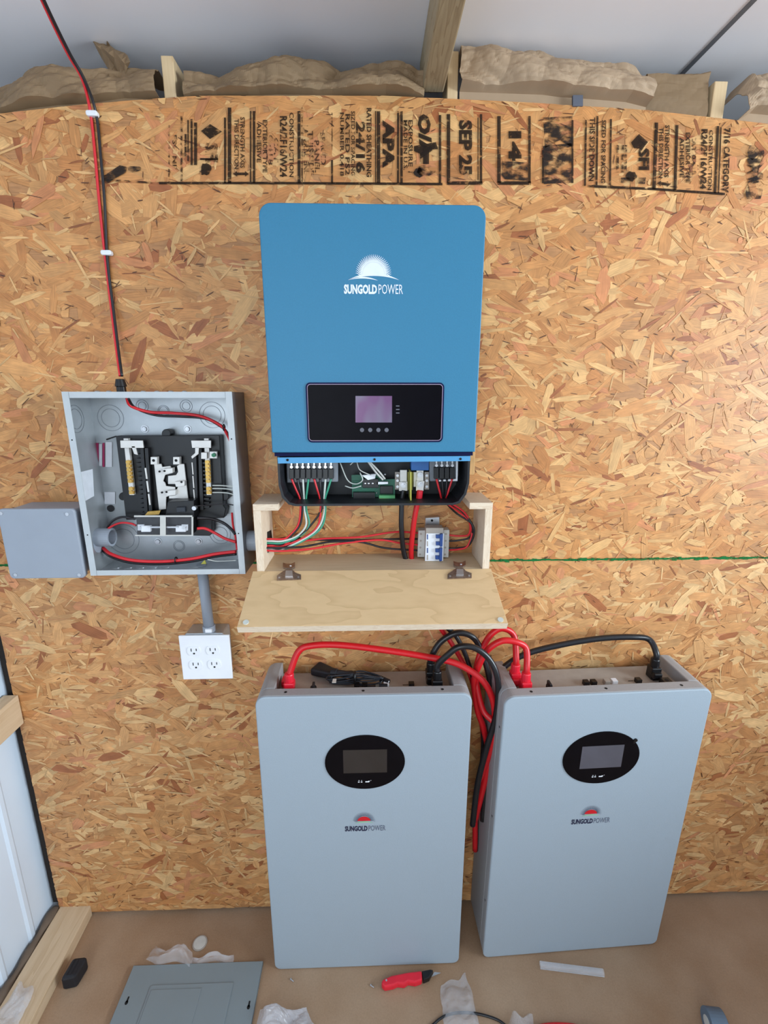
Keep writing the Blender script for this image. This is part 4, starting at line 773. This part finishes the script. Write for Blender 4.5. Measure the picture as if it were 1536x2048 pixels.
def lt(s, u0, u1, mat, bold):
    b = BM(); x0 = PY(u0,1656,-.1647).x-(-.2774+hw); x1 = PY(u1,1656,-.1647).x-(-.2774+hw); z1 = PY(730,1651,-.1647).z; z0 = PY(730,1661.5,-.1647).z
    put_text(b, s, lambda a, c: (x0+(x1-x0)*a, -.0008, z0+(z1-z0)*c), bold); bl('logo', b, mat, flip=False)['label'] = 'dark lettering of the logo'
lt('SUNGOLD', 690, 735, 'sink', .04); lt('POWER', 737, 771, 'sink2', .0)
# terminals on the recessed plate
for (x, y, m) in ((-.188,.060,'redc'),(-.202,.098,'redc'),(.183,.060,'blk'),(.172,.098,'blk')):
    bm = BM(); box(bm, x-.012, x+.012, y-.013, y+.013, RZ+.0015, RZ+.019); box(bm, x-.010, x+.010, y-.016, y-.010, RZ+.0015, RZ+.012); o = bl('terminal_socket', bm, m, tp, bevel=.002); o['label'] = ('red' if m == 'redc' else 'black') + ' terminal socket'
    bm = BM(); cyl(bm, (x,y,RZ+.0188), (x,y,RZ+.0195), .005, 14); bl('socket_hole', bm, 'hole', o)
bm = BM(); xs = -.158; box(bm, xs-.006, xs+.006, .064, .066, RZ+.0014, RZ+.0019); box(bm, xs-.001, xs+.001, .059, .071, RZ+.0014, RZ+.0019); bl('plus_mark', bm, 'hole', tp)
bm = BM(); box(bm, .098, .112, .085, .087, RZ+.0014, RZ+.0019); bl('minus_mark', bm, 'hole', tp)
bm = BM(); cyl(bm, (-.128,.056,RZ), (-.128,.056,RZ+.022), .008, 12); box(bm, -.131,-.125,.046,.066,RZ+.02,RZ+.03); kb = bl('breaker_knob', bm, 'rubber', tp, bevel=.001)
for x, m in ((-.02,'blk'),(.0,'blk'),(.035,'greyt'),(.055,'white'),(.12,'blk')):
    bm = BM(); box(bm, x-.007, x+.007, .072, .086, RZ, RZ+.013); bl('port', bm, m, tp, bevel=.001)
bat2 = copy_tree(bat); bat2.location = (.5755, -.1445, 0.0006); bat2.rotation_euler = (.034, 0, .038)
bat2['label'] = 'tall grey floor-standing battery with an oval display, right of the pair'
for o in list(bat2.children_recursive):
    if o.name.startswith('screen'): o.data = o.data.copy(); o.data.materials[0] = MT['lcdr']
bm = BM(); cyl(bm, (ex+erx*.83, -.003, ez+erz*.62), (ex+erx*.83, 0, ez+erz*.62), .0045, 12); box(bm, ex+erx*.78, ex+erx*.83, -.0025, 0, ez+erz*.5, ez+erz*.64); obj('peel_tab', bm, 'blk', bat2, local=True)

# battery cables: a mesh cable with its moulded connector
def bcable(label, pts, r, mat, conns, cmat):
    bm = BM(); tube(bm, pts, r, n=14, sub=10); o = obj('battery_cable', bm, mat); tag(o, label, 'cable', 'heavy battery cables')
    for (p, s, d) in conns:
        p = Vector(p); bm = BM(); box(bm, p.x-.013*s, p.x+.013*s, p.y-.014, p.y+.012, p.z-.006, p.z+.014); cyl(bm, p+Vector((0,0,.010)), p+Vector((0,0,.036)), r*1.45, 14); box(bm, p.x-.012*s, p.x+.010*s, p.y-.024, p.y-.010, p.z-.012, p.z+.004)
        obj('plug', bm, cmat, o, bevel=.003)
    return o
def bz(xl, yl, z, b=1): # battery-local to world
    if b == 1: return Vector((-.2774+hw+xl, -.1647+yl, z))
    return Matrix.Translation((.5755, -.1445, .0006)) @ Matrix.Rotation(.038, 4, 'Z') @ Matrix.Rotation(.034, 4, 'X') @ Vector((xl, yl, z))
P1 = bz(-.188,.062,RZ+.022); c1 = P1+Vector((0,0,.03))
bcable('thick red cable from the left battery arching over to the gap', [c1, PY(597,1303,-.09), PY(625,1291,-.085), PY(680,1290,-.08), PY(760,1299,-.08), PY(850,1313,-.085), PY(915,1328,-.095), PY(962,1358,-.11), PY(984,1395,-.115), PY(990,1440,-.11), PY(985,1490,-.10), PY(970,1560,-.09), PY(950,1640,-.08)], .0082, 'red', [(P1,1,0)], 'redc')
N1 = bz(.183,.062,RZ+.022); N2 = bz(.172,.100,RZ+.022)
bcable('black cable looping from the left battery, nearer loop of the two', [N1+Vector((0,0,.03)), N1+Vector((0,0,.05)), PY(893,1312,-.11), PY(918,1294,-.115), PY(950,1296,-.118), PY(978,1318,-.122), PY(994,1352,-.13), PY(996,1395,-.13), PY(990,1440,-.125), PY(972,1500,-.12), PY(955,1570,-.11), PY(945,1650,-.10)], .0078, 'cable', [(N1,1,0)], 'blk')
bcable('black cable looping from the left battery, further loop of the two', [N2+Vector((0,0,.03)), N2+Vector((0,0,.05)), PY(882,1283,-.06), PY(915,1266,-.06), PY(945,1274,-.06), PY(962,1300,-.06), PY(975,1340,-.07), PY(985,1390,-.08), PY(988,1440,-.09), PY(978,1520,-.09), PY(965,1640,-.08)], .0078, 'cable', [(N2,1,0)], 'blk')
Q1 = bz(-.188,.060,RZ+.022,2); Q2 = bz(-.202,.098,RZ+.022,2)
bcable('red cable looping from the right battery, nearer loop of the two', [Q1+Vector((0,0,.03)), Q1+Vector((0,0,.05)), PY(1052,1297,-.10), PY(1032,1284,-.10), PY(1003,1282,-.10), PY(975,1300,-.095), PY(958,1330,-.09), PY(948,1365,-.085), PY(955,1420,-.08), PY(968,1460,-.08), PY(978,1530,-.08), PY(968,1660,-.07)], .0080, 'red', [(Q1,1,0)], 'redc')
bcable('red cable looping from the right battery, further loop of the two', [Q2+Vector((0,0,.03)), Q2+Vector((0,0,.05)), PY(1028,1272,-.06), PY(1006,1257,-.06), PY(985,1266,-.06), PY(968,1290,-.06), PY(956,1322,-.07), PY(952,1360,-.08), PY(966,1420,-.1), PY(990,1450,-.12), PY(984,1490,-.115), PY(966,1545,-.09), PY(952,1600,-.06), PY(950,1700,-.05)], .0080, 'red', [(Q2,1,0)], 'redc')
K1 = bz(.172,.098,RZ+.022,2)
bcable('long black cable arching over the right battery to its far terminal', [K1+Vector((0,0,.03)), K1+Vector((0,0,.05)), PY(1298,1279,-.045), PY(1262,1274,-.045), PY(1200,1277,-.045), PY(1130,1288,-.045), PY(1060,1305,-.045), PY(1020,1325,-.05), PY(998,1350,-.06), PY(990,1400,-.07), PY(988,1460,-.07), PY(980,1540,-.07), PY(972,1640,-.06)], .0078, 'cable', [(K1,1,0)], 'blk')

# power adapter with a folded cord on the left battery
ZF = RZ+.0018
ad = thing('power_adapter', 'black power adapter with a tied folded cord on the left battery', 'power adapter', tuple(PZ(700,1365,ZF)))
bm = BM(); A = [PZ(620,1352,ZF+.004), PZ(668,1362,ZF+.004), PZ(672,1350,ZF+.004), PZ(640,1335,ZF+.004)]; hexa(bm, A, [p+Vector((0,0,.022)) for p in A]); obj('brick', bm, 'rubber', ad, bevel=.006)
bm = BM(); cyl(bm, PZ(668,1345,ZF+.03), PZ(708,1350,ZF+.03), .0085, 14); cyl(bm, PZ(663,1344,ZF+.03), PZ(674,1346,ZF+.03), .011, 14); obj('plug', bm, 'rubber', ad, bevel=.001)
bm = BM(); c = PZ(710, 1366, ZF+.006); cyl(bm, PZ(760,1356,ZF+.012), PZ(778,1364,ZF+.010), .007, 12); cyl(bm, PZ(758,1372,ZF+.010), PZ(775,1372,ZF+.010), .006, 12); obj('barrel_plug', bm, 'rubber', ad)
bm = BM(); blob(bm, PZ(777,1363,ZF+.012), .0022); obj('tip', bm, 'steel', ad)
bm = BM()
for k in range(6):
    a_, b_ = .066+.004*math.sin(k*2.1), .020+.0035*math.cos(k*1.7); pts = []
    for i in range(25):
        t = 2*math.pi*i/24; pn = .22+.78*abs(math.cos(t))**.8; pts.append(c+Vector((a_*math.cos(t)-.003*k*math.sin(2*t), b_*math.sin(t)*pn+.12*a_*math.cos(t)*(-.4), .0022+.0052*k*.9+.004*math.sin(t*2+k))))
    tube(bm, pts, .0021, n=8, sub=3)
obj('cord', bm, 'adap', ad)
bm = BM(); tube(bm, [c+Vector((0, .012*math.cos(a), .016+.016*math.sin(a))) for a in np.linspace(0, 6.28, 15)], lambda s: .003, smooth=False); obj('cord_tie', bm, 'blk', ad)
bm = BM(); A = [PZ(664,1366,ZF+.036), PZ(672,1366,ZF+.036), PZ(673,1358,ZF+.036), PZ(666,1358,ZF+.036)]; hexa(bm, A, [p+Vector((0,0,.001)) for p in A]); obj('plug_mark', bm, 'greyp', ad)

# ================================================================== FLOOR ITEMS
cx0, cx1, cy1, cy0 = -.678, -.314, -.147, -.575
pc = thing('panel_cover', 'grey-green steel breaker panel cover lying on the floor', 'panel cover', ((cx0+cx1)/2, (cy0+cy1)/2, 0))
bm = BM(); box(bm, cx0, cx1, cy0, cy1, .008, .010)
for r in ((cx0,cx0+.0015,cy0,cy1),(cx1-.0015,cx1,cy0,cy1),(cx0,cx1,cy0,cy0+.0015),(cx0,cx1,cy1-.0015,cy1)): box(bm, r[0], r[1], r[2], r[3], 0.0005, .010)
plate = obj('plate', bm, 'cover', pc, bevel=.0008)
def zpt(u, v, z=.0105): p = PZ(u, v, z); return (p.x, p.y)
a = zpt(302, 1971); b = zpt(466, 1972)
bm = BM(); prism_z(bm, rrect(a[0], b[0], -.50, a[1], .004), .010, .0125); dr = obj('door', bm, 'cover', plate, bevel=.0015)
a2 = zpt(405, 1973, .0125); bm = BM(); prism_z(bm, rrect(a[0]+.006, a2[0], -.49, a2[1]-.004, .003), .0125, .0140); obj('door_relief', bm, 'cover', dr, bevel=.001)
for u, v in ((253,2005),(497,2014)):
    p = zpt(u, v); bm = BM(); prism_z(bm, circ(p[0], p[1], .004, .005, 12), .010, .0107); prism_z(bm, rrect(p[0]-.002, p[0]+.002, p[1], p[1]+.013, .001), .010, .0107); obj('keyhole_slot', bm, 'hole', plate)
def crumple(name, label, pts, seed, mat, h=.02, z0=.001, y=None):
    """crumpled bag: polygon (u,v) on the floor, filled by a subdivided, creased sheet"""
    P = [PZ(u, v, z0) for u, v in pts]; r = np.random.default_rng(seed); nz = vnoise(seed); bm = BM(); N = 20
    A, B, D_, E_ = P; G = []
    for j in range(N+1):
        row = []
        for i in range(N+1):
            s, t = i/N, j/N; q = (A*(1-s)+B*s)*(1-t)+(E_*(1-s)+D_*s)*t; e = min(1, 5*min(s, 1-s, t, 1-t)+.15); n = nz(q.x*3, q.y*3); w_ = nz(q.x*1.3+seed, q.y*1.3)-.5; q = q+Vector((.024*w_*(s-.5)*2, .024*w_*(t-.5)*2+.005*math.sin(s*9+seed), 0))
            row.append(bm.verts.new((q.x+.006*(nz(q.y*5, q.x*4)-.4), q.y+.006*(nz(q.x*4, q.y*5)-.4), max(z0, z0+h*e*(n*1.6-.25)))))
        G.append(row)
    for j in range(N):
        for i in range(N): bm.faces.new((G[j][i], G[j][i+1], G[j+1][i+1], G[j+1][i]))
    o = obj(name, bm, mat); m = o.modifiers.new('thick', 'SOLIDIFY'); m.thickness = .0006; return tag(o, label, 'plastic bag', 'clear plastic bags on the floor')
crumple('plastic_bag', 'crumpled clear plastic bag behind the grey-green panel cover', [(318,1892),(385,1905),(384,1936),(290,1930)], 21, 'clearp', .03)
crumple('plastic_bag', 'flat clear plastic bag at the back right corner of the panel cover', [(385,1915),(462,1905),(458,1935),(384,1936)], 22, 'clearp', .02)
crumple('plastic_bag', 'crumpled clear plastic bag right of the panel cover', [(515,2025),(605,2012),(622,2075),(505,2080)], 23, 'clearf', .03)
crumple('plastic_bag', 'clear zip bag just right of the red utility knife', [(884,1964),(936,1956),(955,2070),(898,2075)], 24, 'clearp', .012)
crumple('plastic_bag', 'small clear plastic scrap beside the thin dark cable end', [(1020,2034),(1062,2032),(1070,2070),(1005,2070)], 25, 'clearp', .02)
crumple('plastic_sheet', 'frosted plastic strip lying over the floor plate at lower left', [(32,1972),(68,1978),(20,2090),(-60,2090)], 26, 'clearf', .012, z0=.045)
bm = BM(); p = PZ(400, 1887, 0); prism_z(bm, circ(p.x, p.y, .021, .021, 28), .0008, .003); d = obj('disc', bm, 'greyt', bevel=.0005); tag(d, 'round greyish disc on the floor behind the plastic bag', 'disc')
bm = BM(); ring_pts = circ(p.x, p.y, .0175, .0175, 24); prism_z(bm, ring_pts, .003, .0038); obj('inner_face', bm, 'greyp', d)
bm = BM(); A = [PZ(122,1947,.035), PZ(152,1958,.0), PZ(165,1925,.0), PZ(137,1915,.035)]
A = [Vector((-.868,-.196,.001)), Vector((-.832,-.190,.001)), Vector((-.826,-.142,.001)), Vector((-.864,-.145,.001))]; hexa(bm, A, [p+Vector((0,0,.044)) for p in A]); o = obj('black_block', bm, 'rubber', bevel=.007); tag(o, 'small black ribbed plastic block against the floor plate', 'block')
o.location.x += .022
for k in range(3): bm = BM(); x0 = -.862+.022; box(bm, x0+.003+k*.0095, x0+.008+k*.0095, -.188, -.150, .0443, .0465); obj('rib', bm, 'rubber', o, bevel=.0015)
# utility knife
K0 = PZ(762, 1974, 0); K1_ = PZ(868, 1958, 0); ax = (K1_-K0).normalized(); L_ = (K1_-K0).length; sd = Vector((-ax.y, ax.x, 0))
kn = thing('utility_knife', 'red utility knife with a black nose lying on the floor', 'knife', tuple(K0))
prof = [(0,.002),(.01,-.010),(.05,-.012),(.09,-.014),(.13,-.012),(.30,-.004)]
def kp(s, t): q = K0+ax*L_*s+sd*t; return (q.x, q.y)
bm = BM(); prism_z(bm, [kp(0,-.004), kp(.06,-.013), kp(.22,-.012), kp(.30,-.009), kp(.42,-.013), kp(.50,-.008), kp(.62,-.013), kp(.76,-.010), kp(.78,.012), kp(.5,.013), kp(.2,.011), kp(.03,.005)], .001, .020); hd = obj('handle', bm, 'redc', kn, bevel=.004)
bm = BM(); prism_z(bm, [kp(.78,-.010), kp(.90,-.006), kp(1.0,.010), kp(.95,.013), kp(.78,.012)], .003, .018); obj('nose', bm, 'blk', kn, bevel=.002)
bm = BM(); prism_z(bm, [kp(.95,.000), kp(1.14,.006), kp(1.02,.010)], .009, .010); obj('blade', bm, 'steel', kn)
bm = BM(); q = kp(.1,.001); cyl(bm, (q[0],q[1],.0195), (q[0],q[1],.021), .0025, 10); obj('rivet', bm, 'steel', hd)
bm = BM(); a = PZ(1080, 1931, .006); b = PZ(1207, 1947, .006); 
for i in range(16):
    t0, t1 = 2*math.pi*i/16, 2*math.pi*(i+1)/16; dv = (b-a).normalized(); s_ = Vector((-dv.y, dv.x, 0)); u_ = Vector((0,0,1))
    f = lambda r, t, c: c+(s_*math.cos(t)+u_*math.sin(t))*r
    hexa(bm, [f(.0075,t0,a+u_*.002), f(.009,t0,a+u_*.002), f(.009,t1,a+u_*.002), f(.0075,t1,a+u_*.002)], [f(.0075,t0,b+u_*.002), f(.009,t0,b+u_*.002), f(.009,t1,b+u_*.002), f(.0075,t1,b+u_*.002)])
tag(obj('plastic_tube', bm, 'clearp'), 'clear plastic tube on the floor before the right battery', 'tube')
bm = BM(); tube(bm, [PZ(u, v, .004) for u, v in ((820,2200),(850,2075),(870,2046),(895,2030),(930,2025),(970,2031),(1005,2046),(1020,2075),(1030,2200))], .003); tag(obj('thin_cable', bm, 'cable'), 'thin dark cable curving in from the bottom edge', 'cable')
bm = BM(); tube(bm, [PZ(u, v, .008) for u, v in ((1040,2070),(1080,2057),(1110,2053),(1150,2056),(1200,2070),(1280,2150))], .008); tag(obj('red_cable_piece', bm, 'red'), 'red cable piece at the bottom edge of the floor', 'cable')
t = PZ(1425, 2060, .0); rt = thing('tape_roll', 'bluish roll at the bottom right on the floor', 'roll', tuple(t)); bm = BM(); cyl(bm, (t.x-.02,t.y,.030), (t.x+.02,t.y-.005,.030), .030, 28); obj('roll_body', bm, 'blued', rt, bevel=.002); bm = BM(); cyl(bm, (t.x-.021,t.y,.030), (t.x+.021,t.y-.005,.030), .014, 20); obj('core', bm, 'greyp', rt)
for (u, v, l) in ((742,1972,'tiny bright screw left of the red knife'), (582,1960,'tiny bright screw right of the panel cover')):
    p = PZ(u, v, 0); bm = BM(); cyl(bm, (p.x,p.y,.002), (p.x+.008,p.y-.005,.002), .0014, 8); cyl(bm, (p.x-.001,p.y+.001,.0028), (p.x,p.y,.0028), .0028, 10); tag(obj('screw', bm, 'steel'), l, 'screw', 'screws on the floor')
